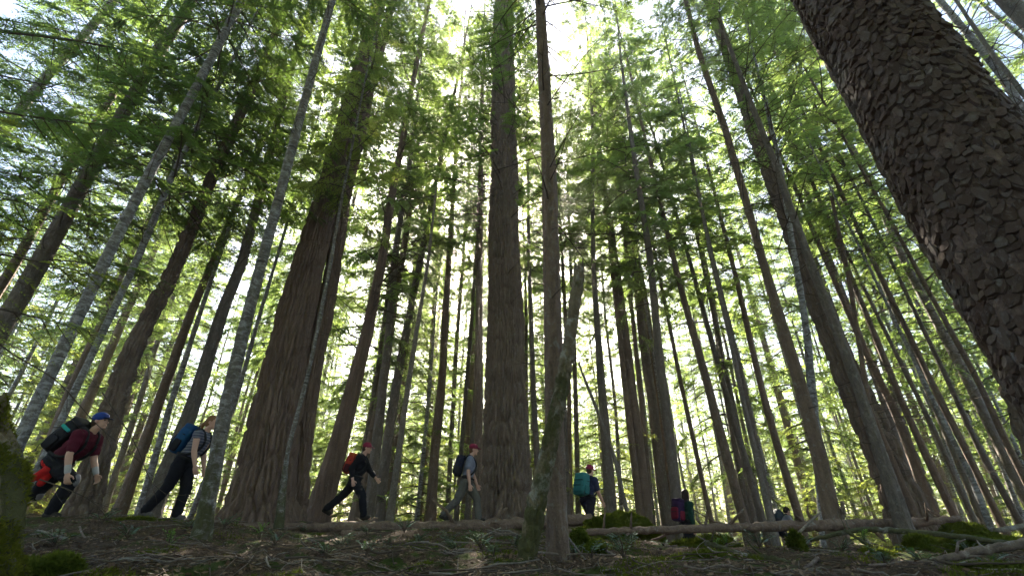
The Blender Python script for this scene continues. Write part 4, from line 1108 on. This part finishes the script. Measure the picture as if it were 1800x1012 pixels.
# ------------------------------------------------------------------ litter and ground moss
def litter():
    rng = np.random.default_rng(77)
    g = Geo(); n = 1500
    y = 3.2 + 10 * rng.random(n) ** 1.6; x = rng.uniform(-1.15, 1.15, n) * y
    L = rng.uniform(.06, .42, n) * np.where(rng.random(n) < .9, 1, 1.9); a = rng.random(n) * 6.28
    t = np.linspace(-.5, .5, 4)[None]; bend = (rng.normal(0, .14, n) * L)[:, None]; ca, sa = np.cos(a)[:, None], np.sin(a)[:, None]; LL = L[:, None]
    xs = x[:, None] + ca*LL*t - sa*bend*t*t*4; ys = y[:, None] + sa*LL*t + ca*bend*t*t*4
    z = ground_z(xs, ys) + .006 + rng.random((n, 1))*.025 + rng.normal(0, .10, (n, 1))*LL*t
    for k in range(n):
        r = rng.uniform(.0015, .006)
        add_tube(g, np.stack([xs[k], ys[k], z[k]], 1), r*np.array([1, .9, .8, .5]), 4, int(rng.choice([0, 2, 2, 1])), caps=False)
    n = 130
    y = 3.3 + 7 * rng.random(n) ** 1.4; x = rng.uniform(-1.15, 1.15, n) * y; a = rng.normal(0, .7, n); LL = rng.uniform(.3, 1.1, n)[:, None]
    t = np.linspace(-.5, .5, 7)[None]; bend = rng.normal(0, .12, (n, 1)) * LL; ca, sa = np.cos(a)[:, None], np.sin(a)[:, None]
    xs = x[:, None] + ca*LL*t - sa*bend*t*t*4; ys = y[:, None] + sa*LL*t + ca*bend*t*t*4
    z = ground_z(xs, ys) * .5 + ground_z(xs, ys).mean(1, keepdims=True) * .5 + .02 + rng.random((n, 1))*.05 + rng.normal(0, .12, (n, 1))*LL*t
    for k in range(n):
        r = rng.uniform(.004, .013)
        add_tube(g, np.stack([xs[k], ys[k], z[k]], 1) + rng.normal(0, .008, (7, 3)), r*np.linspace(1, .45, 7), 5, int(rng.choice([0, 2, 1])))
    link('twig_litter', g.mesh('twig_litter', [M['dead'], M['pale_log'], M['limb']]), kind='stuff', label='fallen twigs strewn over the forest floor', category='twigs')
    n = 42000
    y = 3.1 + 11 * rng.random(n) ** 1.5; x = rng.uniform(-1.15, 1.15, n) * y
    msk = fbm(x*1.0, y*1.0, 0*x, 3, 90) > .22
    x, y = x[msk], y[msk]
    pos = np.stack([x, y, ground_z(x, y)], 1)
    bv, bf = blades(rng, np.repeat(pos, 3, 0) + rng.normal(0, .03, (len(pos)*3, 3))*[1, 1, 0], np.array([0, 0, 1.0])[None], .035, .006)
    g = Geo(); g.add(bv, bf)
    link('ground_moss', g.mesh('ground_moss', [M['moss']], smooth=False), kind='stuff', label='low moss growing over the forest floor', category='moss')
    # dead leaves and bark flakes
    n = 26000
    y = 3.1 + 10 * rng.random(n) ** 1.5; x = rng.uniform(-1.15, 1.15, n) * y
    pos = np.stack([x, y, ground_z(x, y) + .008], 1); d = unit(rng.normal(0, 1, (n, 3))*[1, 1, .3]); nn = unit(np.array([0, 0, 1.0]) + rng.normal(0, .5, (n, 3)))
    g = Geo(); leaf_strip(g, pos, d, nn, rng.uniform(.02, .06, n), rng.uniform(.01, .03, n), 0)
    link('leaf_litter', g.mesh('leaf_litter', [M['flake']], smooth=False), kind='stuff', label='dry leaves and bark flakes on the forest floor', category='leaf litter')
M['flake'] = plain_mat('dry_leaf', (.17, .11, .068), .7, .6, 5, .1)
litter()

# ------------------------------------------------------------------ small plants
def plant_mesh(name, seed, n, h, leaf, spread, mat):
    rng = np.random.default_rng(seed); g = Geo()
    for k in range(n):
        a = rng.random()*6.28; r = spread*rng.random()**.5
        tip = np.array([math.cos(a)*r, math.sin(a)*r, h*rng.uniform(.5, 1)]); t = np.linspace(0, 1, 6)[:, None]
        st = tip*[1, 1, 0]*t**1.5 + np.array([0, 0, 1])*tip[2]*(1-(1-t)**1.6)
        add_tube(g, st, np.linspace(.004, .002, 6), 4, 0, caps=False)
        m = 9; s = np.linspace(.35, 1, m); p = np.stack([np.interp(s, t[:, 0], st[:, q]) for q in range(3)], 1)
        ax = unit(st[-1]-st[2])
        lat = unit(cross(ax, [0, 0, 1.0]))
        for sg in (-1, 1):
            d = unit(ax*.5 + sg*lat + rng.normal(0, .15, (m, 3)))
            ln = leaf*rng.uniform(.7, 1.2, m)*(1.1-.5*s)
            leaf_strip(g, p, d, np.broadcast_to(unit(np.array([0, 0, 1.0])+rng.normal(0, .25, 3)), (m, 3)), ln, ln*rng.uniform(.4, .55, m), 1)
    return g.mesh(name, [M['limb'], mat], smooth=False)
PM = [plant_mesh('shrub', 1, 6, .16, .06, .18, M['shrub']), plant_mesh('shrub', 2, 8, .2, .055, .22, M['shrub']), plant_mesh('fern', 3, 5, .2, .05, .16, M['shrub_lit'])]
PL = [
 (800, 985, 5.0, 0, 'dark leafy shrublet right of the forked stick'), (845, 965, 6.0, 1, 'bluish leafy shrublet below the pole ending at the snag'), (905, 972, 5.4, 1, 'bluish leafy shrublet close left of the snag foot'),
 (868, 995, 4.4, 0, 'dark shrublet at the lower edge left of the snag'), (790, 957, 6.6, 1, 'shiny leafed shrublet under the pale pole in the middle'), (735, 960, 6.6, 0, 'small shrublet left of the shiny leafed one'),
 (680, 962, 6.4, 0, 'small shrublet above the crooked sunlit branch'), (600, 965, 6.2, 1, 'shrublet beside the straight thin stick'), (1010, 975, 5.0, 1, 'bluish shrublet just right of the slim grey trunk'),
 (1040, 992, 4.5, 0, 'dark shrublet by the thin brown slanting stick'), (1258, 952, 6.2, 2, 'bright green fern under the raised pole, left of a pair'), (1276, 950, 6.6, 2, 'bright green fern under the raised pole, right of a pair'),
 (1335, 960, 5.6, 1, 'shrublet in front of the crouching hiker'), (1480, 968, 5.0, 1, 'bluish shrublet at the foot of the forked dark trunk'), (1625, 990, 4.1, 0, 'shrublet leaning over the nearest pole'),
 (457, 945, 6.6, 2, 'bright green sprig right of the mossy footed trunk'), (222, 952, 5.4, 1, 'bluish shrublet on the duff between the left hikers'), (180, 915, 6.2, 0, 'dry sunlit sprig beside the boots of the blue capped hiker'),
 (420, 900, 9.2, 2, 'green sprig at the left root of the broad fir'), (540, 905, 9.8, 0, 'small sprig on the crest log by the grey cedar'), (1745, 995, 4.2, 0, 'shrublet in the lower right corner'), (1560, 1000, 4.3, 0, 'shrublet just above the nearest pole end'),
 (570, 1000, 4.6, 0, 'dark shrublet at the lower edge left of centre'), (480, 975, 5.2, 1, 'shrublet under the looping thin twig')]
PL += [(330, 940, 6.6, 0, 'shrublet left of the mossy foot of the pale trunk'), (390, 940, 6.9, 1, 'shrublet right behind the mossy footed trunk'), (645, 940, 7.6, 0, 'shrublet at the left end of the pale middle pole'), (710, 940, 7.8, 1, 'shrublet under the thick crest log below the hiker in black'),
 (830, 940, 7.6, 0, 'shrublet under the thick crest log below the hiker in grey'), (1110, 955, 6.0, 1, 'shrublet below the right end of the mossy hump'), (1165, 945, 6.4, 0, 'shrublet under the raised pole right of the mossy hump'), (1410, 955, 5.9, 0, 'shrublet beside the small upright mossy stump'),
 (1520, 955, 5.7, 2, 'fern beneath the curved mossy branch'), (1700, 955, 5.4, 1, 'shrublet right of the larger mossy lump'), (100, 950, 5.0, 0, 'shrublet below the far left hiker'), (290, 975, 4.8, 2, 'fern sprig on the long low mossy ridge'), (640, 1000, 4.5, 1, 'shrublet at the lower edge under the crooked branch'), (1100, 1005, 4.2, 1, 'shrublet at the lower edge right of the slim trunk')]
for i, (px, py, Y, k, lb) in enumerate(PL):
    q = P(px, py, Y); o = link('fern' if k == 2 else 'shrublet', PM[k], None, (q[0], Y, gz(q[0], Y)), label=lb, category='fern' if k == 2 else 'shrub')
    o.rotation_euler = (0, 0, i*1.7); s = .8 + .35*((i*37) % 10)/10; o.scale = (s, s, s)

# ------------------------------------------------------------------ cedar boughs reaching in from the left
def aim(d):
    x = unit(np.array(d, float)); y = unit(cross([0, 0, 1.0], x)); z = cross(x, y)
    return np.stack([x, y, z], 1)
ced = thing('cedar_tree', 'young cedar outside the left edge with yellowing boughs reaching in', 'tree', (-5.6, 2.6, gz(-5.6, 2.6)))
zz = np.linspace(-.3, 8, 20); cp = np.stack([0*zz, 0*zz, zz], 1)
link('trunk', trunk_geo(cp, np.linspace(.10, .02, 20), 14, 5).mesh('trunk', [M['fir_red']]), ced)
cb = np.array(ced.location)
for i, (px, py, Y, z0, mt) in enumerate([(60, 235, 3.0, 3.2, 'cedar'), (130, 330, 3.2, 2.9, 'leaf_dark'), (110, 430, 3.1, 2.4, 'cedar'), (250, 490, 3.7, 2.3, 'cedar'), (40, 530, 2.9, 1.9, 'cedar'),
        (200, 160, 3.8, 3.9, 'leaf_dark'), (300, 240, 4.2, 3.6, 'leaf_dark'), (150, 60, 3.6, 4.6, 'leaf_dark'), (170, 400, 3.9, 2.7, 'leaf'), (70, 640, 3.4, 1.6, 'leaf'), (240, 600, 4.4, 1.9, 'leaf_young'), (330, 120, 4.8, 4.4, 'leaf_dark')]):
    e = P(px, py, Y) - cb; s = np.array([0, 0, z0]); L = float(np.linalg.norm(e - s))
    g = Geo(); rng = np.random.default_rng(400 + i)
    branch(g, rng, L, .10, .10, dens=1.3, kite=.055, bare=.10, cover=.85, T=aim(e - s), o=s, step=.028, wr=(.3, .45))
    link('bough', g.mesh('bough', [M['limb'], M[mt]], smooth=False), ced)
# ------------------------------------------------------------------ people
def ell(c, r, F=np.eye(3), nu=16, nv=10):
    th = np.linspace(0, 2*math.pi, nu, endpoint=False); ph = np.linspace(-.5*math.pi, .5*math.pi, nv)[1:-1]
    TH, PH = np.meshgrid(th, ph)
    v = np.stack([np.cos(TH)*np.cos(PH), np.sin(TH)*np.cos(PH), np.sin(PH)], -1).reshape(-1, 3)
    v = np.concatenate([v, [[0, 0, -1], [0, 0, 1]]]) * np.asarray(r)
    v = v @ F.T + np.asarray(c)
    k = nv - 2; i = np.arange(k-1)[:, None]*nu; j = np.arange(nu)[None]
    f = np.stack([i+j, i+(j+1) % nu, i+nu+(j+1) % nu, i+nu+j], -1).reshape(-1, 4)
    jj = np.arange(nu); b0 = k*nu
    t = np.concatenate([np.stack([np.full(nu, b0), (jj+1) % nu, jj], 1), np.stack([np.full(nu, b0+1), (k-1)*nu+jj, (k-1)*nu+(jj+1) % nu], 1)])
    return v, f, t
class Blob:
    def __init__(s): s.g = Geo()
    def ell(s, c, r, F=np.eye(3)):
        v, f, t = ell(c, r, F); n0 = s.g.n; s.g.add(v, f); s.g.f3.append(t + n0); s.g.m3.append(np.zeros(len(t), int))
    def cap(s, a, b, ra, rb):
        a, b = np.asarray(a, float), np.asarray(b, float)
        s.ell(a, (ra,)*3); s.ell(b, (rb,)*3)
        n = 7; t = np.linspace(0, 1, n)
        add_tube(s.g, a + (b-a)*t[:, None], ra + (rb-ra)*t, 14)
    def solid(s, name, mat, voxel=.009, smooth=4, keep=.5, wrinkle=0):
        me = s.g.mesh('tmp', [])
        o = bpy.data.objects.new('tmp', me); COL.objects.link(o)
        m = o.modifiers.new('r', 'REMESH'); m.mode = 'VOXEL'; m.voxel_size = voxel
        if smooth: q = o.modifiers.new('s', 'SMOOTH'); q.factor = .5; q.iterations = smooth
        if keep < 1: d = o.modifiers.new('d', 'DECIMATE'); d.ratio = keep
        dg = bpy.context.evaluated_depsgraph_get(); dg.update()
        out = bpy.data.meshes.new_from_object(o.evaluated_get(dg))
        bpy.data.objects.remove(o); bpy.data.meshes.remove(me)
        if wrinkle:
            n = len(out.vertices); co = np.empty(n*3, np.float32); no = np.empty(n*3, np.float32)
            out.vertices.foreach_get('co', co); out.vertices.foreach_get('normal', no); co = co.reshape(-1, 3); no = no.reshape(-1, 3)
            q = co * [1, 1, 1.6]
            wv = vnoise(q[:, 0]*9, q[:, 1]*9, q[:, 2]*9, 5)
            fold = 1 - np.abs(vnoise(q[:, 0]*14 + wv, q[:, 1]*14, q[:, 2]*22 + wv*2, 9)) * 2
            out.vertices.foreach_set('co', (co + no * (wrinkle * (.7*fold + .8*wv))[:, None]).astype(np.float32).ravel())
        out.name = name; out.materials.clear(); out.materials.append(mat)
        out.polygons.foreach_set('use_smooth', np.ones(len(out.polygons), bool)); out.update()
        return out
def ry(a):                                     # pitch forward by a about the left axis: +Z leans to +X
    c, s = math.cos(a), math.sin(a); return np.array([[c, 0, s], [0, 1, 0], [-s, 0, c]])
skin = plain_mat('skin', (.52, .30, .22), .55, .08, 20, .03, .4)
def cloth(name, col, rough=.85): return plain_mat(name, col, rough, .22, 16, .25, .15)
def person(label, loc, yaw, lean, legs, arms, shirt, trousers, cap=None, hair=(.06, .03, .015), hairstyle='short', sleeve=.55, scale=1.0, head=0.0, boots=(.03, .026, .022), extra=None, long_sleeve=False, turn=0.0):
    """legs / arms: for left, right: (hip or shoulder swing, knee or elbow bend) in degrees, forward positive"""
    o = thing('person', label, 'person', loc); o.rotation_euler = (0, 0, yaw); o.scale = (scale,)*3
    J = {}
    Ft = ry(R(lean))
    feet = []
    for sd, (h, k) in zip((1, -1), legs):
        hip = np.array([0, .095*sd, 0.]); knee = hip + ry(R(180 - h)) @ [0, 0, .43]
        ank = knee + ry(R(180 - h + k)) @ [0, 0, .42]
        J[sd] = [hip, knee, ank, R(k - h)]
        feet.append(ank[2])
    pz = -min(feet) + .075
    for sd in (1, -1): J[sd] = [p + [0, 0, pz] if i < 3 else p for i, p in enumerate(J[sd])]
    pel = np.array([0, 0, pz])
    def tp(x, y, z): return pel + Ft @ [x, y, z]
    nb = tp(.0, 0, .50); 
    Fh = ry(R(lean*.45 + head)) @ rot_z(R(turn)); hc = nb + ry(R(lean*.8 + head*.3)) @ [.025, 0, .09] + Fh @ [.02, 0, .10]
    A = {}
    for sd, (h, k) in zip((1, -1), arms):
        sh = tp(.0, .185*sd, .455); el = sh + ry(R(180 - h)) @ [0, 0, .285] + [0, .03*sd, 0]
        wr = el + ry(R(180 - h - k)) @ [0, 0, .245]
        A[sd] = (sh, el, wr, unit(wr - el))
    def torso(B, inf, lo=-.02):
        B.ell(tp(.0, 0, .02), (.115+inf, .165+inf, .12+inf), Ft)
        B.ell(tp(.0, 0, .14), (.105+inf, .145+inf, .12+inf), Ft)
        B.ell(tp(.012, 0, .27), (.118+inf, .16+inf, .15+inf), Ft)
        B.ell(tp(.01, 0, .37), (.112+inf, .165+inf, .12+inf), Ft)
        B.cap(tp(.0, .15, .445), tp(.0, -.15, .445), .062+inf, .062+inf)
        B.ell(tp(.0, 0, .46), (.075+inf, .11+inf, .06+inf), Ft)
    body = Blob()
    torso(body, 0)
    body.cap(tp(.0, 0, .47), hc - Fh @ [.015, 0, .05], .056, .052)
    body.ell(hc + Fh @ [-.01, 0, .035], (.098, .077, .092), Fh)          # skull
    body.ell(hc + Fh @ [.022, 0, -.035], (.066, .056, .078), Fh)         # face and jaw
    body.cap(hc + Fh @ [.086, 0, .012], hc + Fh @ [.104, 0, -.022], .010, .014)   # nose
    body.cap(hc + Fh @ [.080, -.018, -.056], hc + Fh @ [.080, .018, -.056], .010, .010)   # lips
    body.ell(hc + Fh @ [.066, 0, -.092], (.024, .026, .020), Fh)         # chin
    for sd in (1, -1):
        body.ell(hc + Fh @ [-.012, .077*sd, -.004], (.018, .011, .030), Fh)    # ear
        hip, knee, ank, fa = J[sd]
        body.cap(hip, knee, .088, .058); body.cap(knee, ank, .056, .040)
        body.cap(ank - [0, 0, .02], ank + ry(fa*.5) @ [.14, 0, -.045], .042, .032)
        sh, el, wr, d = A[sd]
        body.cap(sh, el, .056, .043); body.cap(el, el*.65 + wr*.35, .044, .043); body.cap(el*.65 + wr*.35, wr, .043, .029)
        # hand: palm, four fingers, thumb
        fwd = unit(cross(d, [0, sd, 0])) ; fwd = fwd if fwd[0] > 0 else -fwd
        inn = np.array([0, -sd, 0.0])
        pc = wr + d*.05
        Fp = np.stack([fwd, inn, d], 1)
        body.ell(pc, (.042, .019, .055), Fp)
        for q, (off, ln) in enumerate(((.034, .066), (.012, .076), (-.011, .070), (-.032, .054))):
            b0 = pc + d*.042 + fwd*off; b1 = b0 + unit(d*.9 + inn*.4 + fwd*off*2)*ln*.55; b2 = b1 + unit(d*.35 + inn*.9)*ln*.5
            body.cap(b0, b1, .0105, .0095); body.cap(b1, b2, .0095, .0085)
        t0 = pc + fwd*.030 - d*.015; t1 = t0 + unit(fwd*.7 + d*.6 + inn*.25)*.045; t2 = t1 + unit(fwd*.1 + d*.9 + inn*.35)*.032
        body.cap(t0, t1, .013, .011); body.cap(t1, t2, .011, .0095)
    bo = link('body', body.solid('body', skin, .0090, 3, .34), o)
    for sd in (1, -1):
        g = Geo(); v, f, t = ell(hc + Fh @ [.072, .030*sd, .014], (.010, .013, .009), Fh, 10, 6); g.add(v, f); g.f3.append(t); g.m3.append(np.zeros(len(t), int))
        link('eye', g.mesh('eye', [M['eye']]), bo)
    S = Blob(); torso(S, .024)
    for sd in (1, -1):
        sh, el, wr, d = A[sd]
        if long_sleeve: S.cap(sh, el, .076, .062); S.cap(el, el*.35 + wr*.65, .062, .054)
        else: S.cap(sh, sh + (el - sh)*sleeve*1.25, .072, .064)
    link('shirt', S.solid('shirt', shirt, .012, 3, 1, .008), o)
    Tr = Blob()
    Tr.ell(tp(.0, 0, .015), (.145, .19, .13), Ft); Tr.ell(tp(0, 0, .08), (.138, .18, .05), Ft)
    for sd in (1, -1):
        hip, knee, ank, fa = J[sd]
        Tr.ell(hip*.8 + knee*.2 - [.02, 0, 0], (.108, .100, .11)); Tr.cap(hip, knee, .116, .086); Tr.cap(knee, ank + [0, 0, .03], .084, .070)
    link('trousers', Tr.solid('trousers', trousers, .012, 3, 1, .010), o)
    bm = cloth('boot_leather', boots, .6)
    for sd in (1, -1):
        hip, knee, ank, fa = J[sd]; Bt = Blob(); Fa = ry(max(-.2, min(.9, fa*.55)))
        Bt.cap(ank + [0, 0, .06], ank - [0, 0, .02], .056, .052); Bt.cap(ank + Fa @ [-.045, 0, -.035], ank + Fa @ [.13, 0, -.035], .042, .038); Bt.ell(ank + Fa @ [.07, 0, -.015], (.09, .044, .04), Fa)
        link('boot', Bt.solid('boot', bm, .011, 2, .6), o)
    hm = cloth('hair', hair, .6)
    H = Blob()
    H.ell(hc + Fh @ [-.022, 0, .045], (.098, .084, .094), Fh); H.ell(hc + Fh @ [-.055, 0, -.01], (.060, .074, .075), Fh)
    if hairstyle == 'long': 
        H.cap(hc + Fh @ [-.05, 0, 0], hc + [-.07, 0, -.20], .072, .075); H.cap(hc + [-.07, 0, -.20], hc + [-.07, 0, -.32], .075, .05)
        for sd in (1, -1): H.cap(hc + Fh @ [-.02, .06*sd, .01], hc + [-.03, .085*sd, -.20], .035, .03)
    if hairstyle == 'tail': H.cap(hc + Fh @ [-.10, 0, .02], hc + Fh @ [-.15, 0, -.05], .030, .032); H.cap(hc + Fh @ [-.15, 0, -.05], hc + Fh @ [-.145, 0, -.17], .032, .014)
    link('hair', H.solid('hair', hm, .010, 2, .6), o)
    if cap is not None:
        cm = cloth('cap_cloth', cap, .7)
        C = Blob(); C.ell(hc + Fh @ [-.015, 0, .062], (.110, .094, .084), Fh); C.ell(hc + Fh @ [-.03, 0, .052], (.095, .093, .06), Fh)
        co = link('cap', C.solid('cap', cm, .010, 2, .6), o)
        Bm = Blob(); Bm.ell(hc + Fh @ [.105, 0, .040], (.075, .075, .010), Fh @ ry(.22))
        link('brim', Bm.solid('brim', cloth('brim_cloth', extra['brim'] if extra and 'brim' in extra else cap, .7), .007, 1, .7), co)
    if extra:
        if 'band' in extra:
            for sd in extra['band_sides']:
                sh, el, wr, d = A[sd]; B = Blob(); B.cap(wr - d*.10, wr - d*.02, .040, .037)
                link('wrist_band', B.solid('wrist_band', cloth('band_cloth', extra['band']), .009, 2, .6), o)
        if 'skirt' in extra:                    # a garment tied round the hips
            B = Blob(); B.ell(tp(.02, 0, -.03), (.178, .222, .07), Ft); B.cap(tp(.10, -.17, -.06), tp(.10, -.23, -.20), .06, .045); B.cap(tp(.12, -.12, -.06), tp(.20, -.18, -.19), .06, .045)
            link('waist_jacket', B.solid('waist_jacket', cloth('waist_cloth', extra['skirt']), .011, 3, .6), o)
        if 'pads' in extra:
            for sd in (1, -1):
                hip, knee, ank, fa = J[sd]; B = Blob(); B.ell(knee + [.055, 0, 0], (.045, .06, .085))
                link('knee_pad', B.solid('knee_pad', cloth('pad_cloth', extra['pads']), .010, 2, .6), o)
    return o, Ft, tp
M['eye'] = plain_mat('eye', (.05, .04, .035), .2, .1, 5, 0, .5)
def rbox(g, c, r, F, m, e=.45):
    """superellipsoid: a soft box"""
    nu, nv = 28, 16
    th = np.linspace(0, 2*math.pi, nu, endpoint=False); ph = np.linspace(-.5*math.pi, .5*math.pi, nv)
    TH, PH = np.meshgrid(th, ph)
    def pw(x): return np.sign(x)*np.abs(x)**e
    v = np.stack([pw(np.cos(TH))*pw(np.cos(PH)), pw(np.sin(TH))*pw(np.cos(PH)), pw(np.sin(PH))], -1).reshape(-1, 3)*np.asarray(r)
    v = v*(1 + .03*vnoise(v[:, :1]*14, v[:, 1:2]*14, v[:, 2:]*14, 3))
    i = np.arange(nv-1)[:, None]*nu; j = np.arange(nu)[None]
    g.add(v @ F.T + np.asarray(c), np.stack([i+j, i+(j+1) % nu, i+nu+(j+1) % nu, i+nu+j], -1).reshape(-1, 4), m)
def backpack(label, who, main, lid, pocket, w=.15, d=.11, h=.25, z=.28, roll=None):
    o, Ft, tp = who
    p = thing('backpack', label, 'backpack', o.location); p.rotation_euler = o.rotation_euler; p.scale = o.scale
    def part(name, fn, col, par=p):
        g = Geo(); fn(g); return link(name, g.mesh(name, [cloth('pack_' + name, col, .65)]), par)
    x0 = -.130 - d
    mb = part('main_bag', lambda g: rbox(g, tp(x0, 0, z), (d, w, h), Ft, 0), main)
    part('lid', lambda g: rbox(g, tp(x0 + .01, 0, z + h*.92), (d*.95, w*.95, h*.22), Ft, 0), lid)
    part('front_pocket', lambda g: rbox(g, tp(x0 - d*.8, 0, z - h*.25), (d*.42, w*.8, h*.55), Ft, 0), pocket)
    for sd in (1, -1):
        part('side_pocket', lambda g: rbox(g, tp(x0, w*sd, z - h*.45), (d*.6, .03, h*.42), Ft, 0), pocket)
        pts = np.array([tp(-.13, .085*sd, z + h*.75), tp(-.07, .10*sd, .53), tp(.03, .105*sd, .525), tp(.145, .10*sd, .40), tp(.15, .115*sd, .26), tp(.06, .165*sd, .13), tp(-.12, .15*sd, .08)])
        part('strap', lambda g: add_tube(g, spline(pts, 30), .019, 8), (.02, .02, .022))
    a = np.linspace(-2.3, 2.3, 30)
    part('hip_belt', lambda g: add_tube(g, np.array([tp(.155*math.cos(t), .195*math.sin(t), .06) for t in a]), .02, 8), (.02, .02, .022))
    for zz in (.35, -.15):
        yy = np.linspace(-1, 1, 14)
        part('compression_strap', lambda g: add_tube(g, np.array([tp(x0 - d*1.28*(1 - abs(q)**4) + (0 if abs(q) < .98 else d*.4), w*1.06*q, z + h*zz) for q in yy]), .008, 6), (.018, .018, .02))
    part('haul_loop', lambda g: add_tube(g, spline(np.array([tp(x0 + d*.9, -.03, z + h*1.05), tp(x0 + d*.8, 0, z + h*1.05 + .05), tp(x0 + d*.9, .03, z + h*1.05)]), 10), .007, 6), (.018, .018, .02))
    part('loose_cord', lambda g: add_tube(g, spline(np.array([tp(x0 - d*.6, -w*.9, z - h*.6), tp(x0 - d*.7, -w, z - h*.9), tp(x0 - d*.4, -w*.95, z - h*1.25)]), 12), .005, 5), (.05, .05, .05))
    if roll: part('stripe', lambda g: rbox(g, tp(x0 - .01, -w*.92, z + h*.45), (d*.75, .022, .025), Ft, 0), roll)
    return p
def stand(px, Y, dz=0.0):
    q = P(px, 917, Y); return (q[0], Y, gz(q[0], Y) + dz)
BLK = (.012, .012, .016)
p1 = person('hiker in dark red shirt and blue cap, bent forward at the far left', stand(56, 6.9, .0), R(4), 36, [(-25, 50), (58, 72)], [(8, 22), (4, 14)],
    cloth('maroon_cotton', (.085, .010, .022)), cloth('black_nylon', BLK), cap=(.02, .05, .22), hair=(.05, .03, .02), sleeve=.55, head=-22, extra=dict(band=(.42, .40, .40), band_sides=(-1, 1), skirt=(.42, .015, .015), pads=(.20, .19, .20), brim=(.012, .016, .04)))
backpack('black backpack with teal stripe on the far left hiker', p1, BLK, (.014, .014, .018), BLK, roll=(.02, .32, .30))
p2 = person('hiker in striped tank top with brown ponytail, behind the mossy footed trunk', stand(292, 8.3, .0), R(6), 22, [(14, 18), (-13, 18)], [(-2, 20), (8, 12)],
    M['stripe'] if 'stripe' in M else cloth('tank_top', (.20, .22, .30)), cloth('black_leggings', BLK), hair=(.20, .10, .045), hairstyle='tail', sleeve=.10, head=-6, boots=(.10, .09, .09))
backpack('bright blue backpack on the hiker in the striped top', p2, (.010, .065, .16), (.010, .05, .13), BLK, w=.155, h=.24)
p3 = person('hiker in black long sleeves and red cap, striding before the grey cedar', stand(613, 11.3, .02), R(2), 13, [(-36, 12), (34, 22)], [(32, 14), (-34, 50)],
    cloth('black_shirt', BLK), cloth('black_trousers', (.011, .012, .017)), cap=(.22, .02, .05), hair=(.05, .025, .015), head=0, long_sleeve=True)
backpack('red and black backpack on the hiker dressed in black', p3, (.34, .035, .02), (.38, .07, .02), (.06, .01, .015), w=.15, d=.10, h=.22)
p4 = person('hiker in grey shirt and red cap, beside the central thick fir', stand(817, 11.2, .02), R(5), 9, [(36, 30), (-26, 16)], [(14, 10), (-8, 18)],
    cloth('grey_cotton', (.19, .20, .26)), cloth('olive_trousers', (.10, .095, .085)), cap=(.20, .018, .05), hair=(.09, .045, .025), sleeve=.5)
backpack('navy black backpack on the hiker in grey shirt', p4, (.012, .015, .035), (.012, .014, .03), BLK, w=.16, d=.10, h=.22)
p5 = person('hiker in navy shirt and red cap walking away behind the mossy hump', stand(1036, 12.0, .0), R(42), 12, [(28, 20), (-18, 12)], [(22, 14), (12, 22)],
    cloth('navy_cotton', (.03, .035, .075)), cloth('dark_trousers', (.016, .015, .022)), cap=(.25, .025, .07), hair=(.06, .03, .02), sleeve=.55)
backpack('teal backpack on the hiker behind the mossy hump', p5, (.035, .16, .155), (.045, .19, .185), (.025, .12, .12), w=.175, d=.13, h=.24)
p6 = person('long haired hiker in dark green sleeves beyond the raised pole', stand(1206, 12.8, .0), R(22), 8, [(34, 24), (-24, 16)], [(18, 22), (-12, 20)],
    cloth('green_shirt', (.014, .045, .034)), cloth('black_trousers', BLK), hair=(.022, .012, .010), hairstyle='long', long_sleeve=True)
backpack('purple backpack with red pocket on the long haired hiker', p6, (.032, .014, .055), (.028, .012, .045), (.14, .012, .03), w=.16, d=.11, h=.25)
p7 = person('dark haired hiker in grey shirt crouching low behind the raised pole', stand(1366, 15.5, .05), R(15), 40, [(70, 95), (35, 80)], [(30, 20), (20, 30)],
    cloth('pale_grey_cotton', (.24, .24, .28)), cloth('dark_trousers', BLK), hair=(.02, .014, .012), sleeve=.5, head=10)
backpack('dark slate backpack on the crouching hiker', p7, (.014, .03, .04), (.012, .024, .035), BLK, w=.18, d=.13, h=.24, z=.22)
# ------------------------------------------------------------------ sunlit air under the trees
hb = Geo()
hx, hy0, hy1, hz0, hz1 = 440.0, -70.0, 470.0, -8.0, 60.0
hv = [(sx*hx, y, z) for z in (hz0, hz1) for y in (hy0, hy1) for sx in (-1, 1)]
hb.add(hv, [(0, 2, 3, 1), (4, 5, 7, 6), (0, 1, 5, 4), (2, 6, 7, 3), (0, 4, 6, 2), (1, 3, 7, 5)])
hm, hnt, hout = new_mat('haze')
pv = N(hnt, 'ShaderNodeVolumePrincipled')
pv.inputs['Color'].default_value = (1.0, .96, .88, 1)
pv.inputs['Density'].default_value = .0018
pv.inputs['Anisotropy'].default_value = .88
hnt.links.new(pv.outputs[0], hout.inputs['Volume'])
link('haze', hb.mesh('haze', [hm], smooth=False), kind='stuff', label='thin bright haze filling the air of the forest', category='haze')
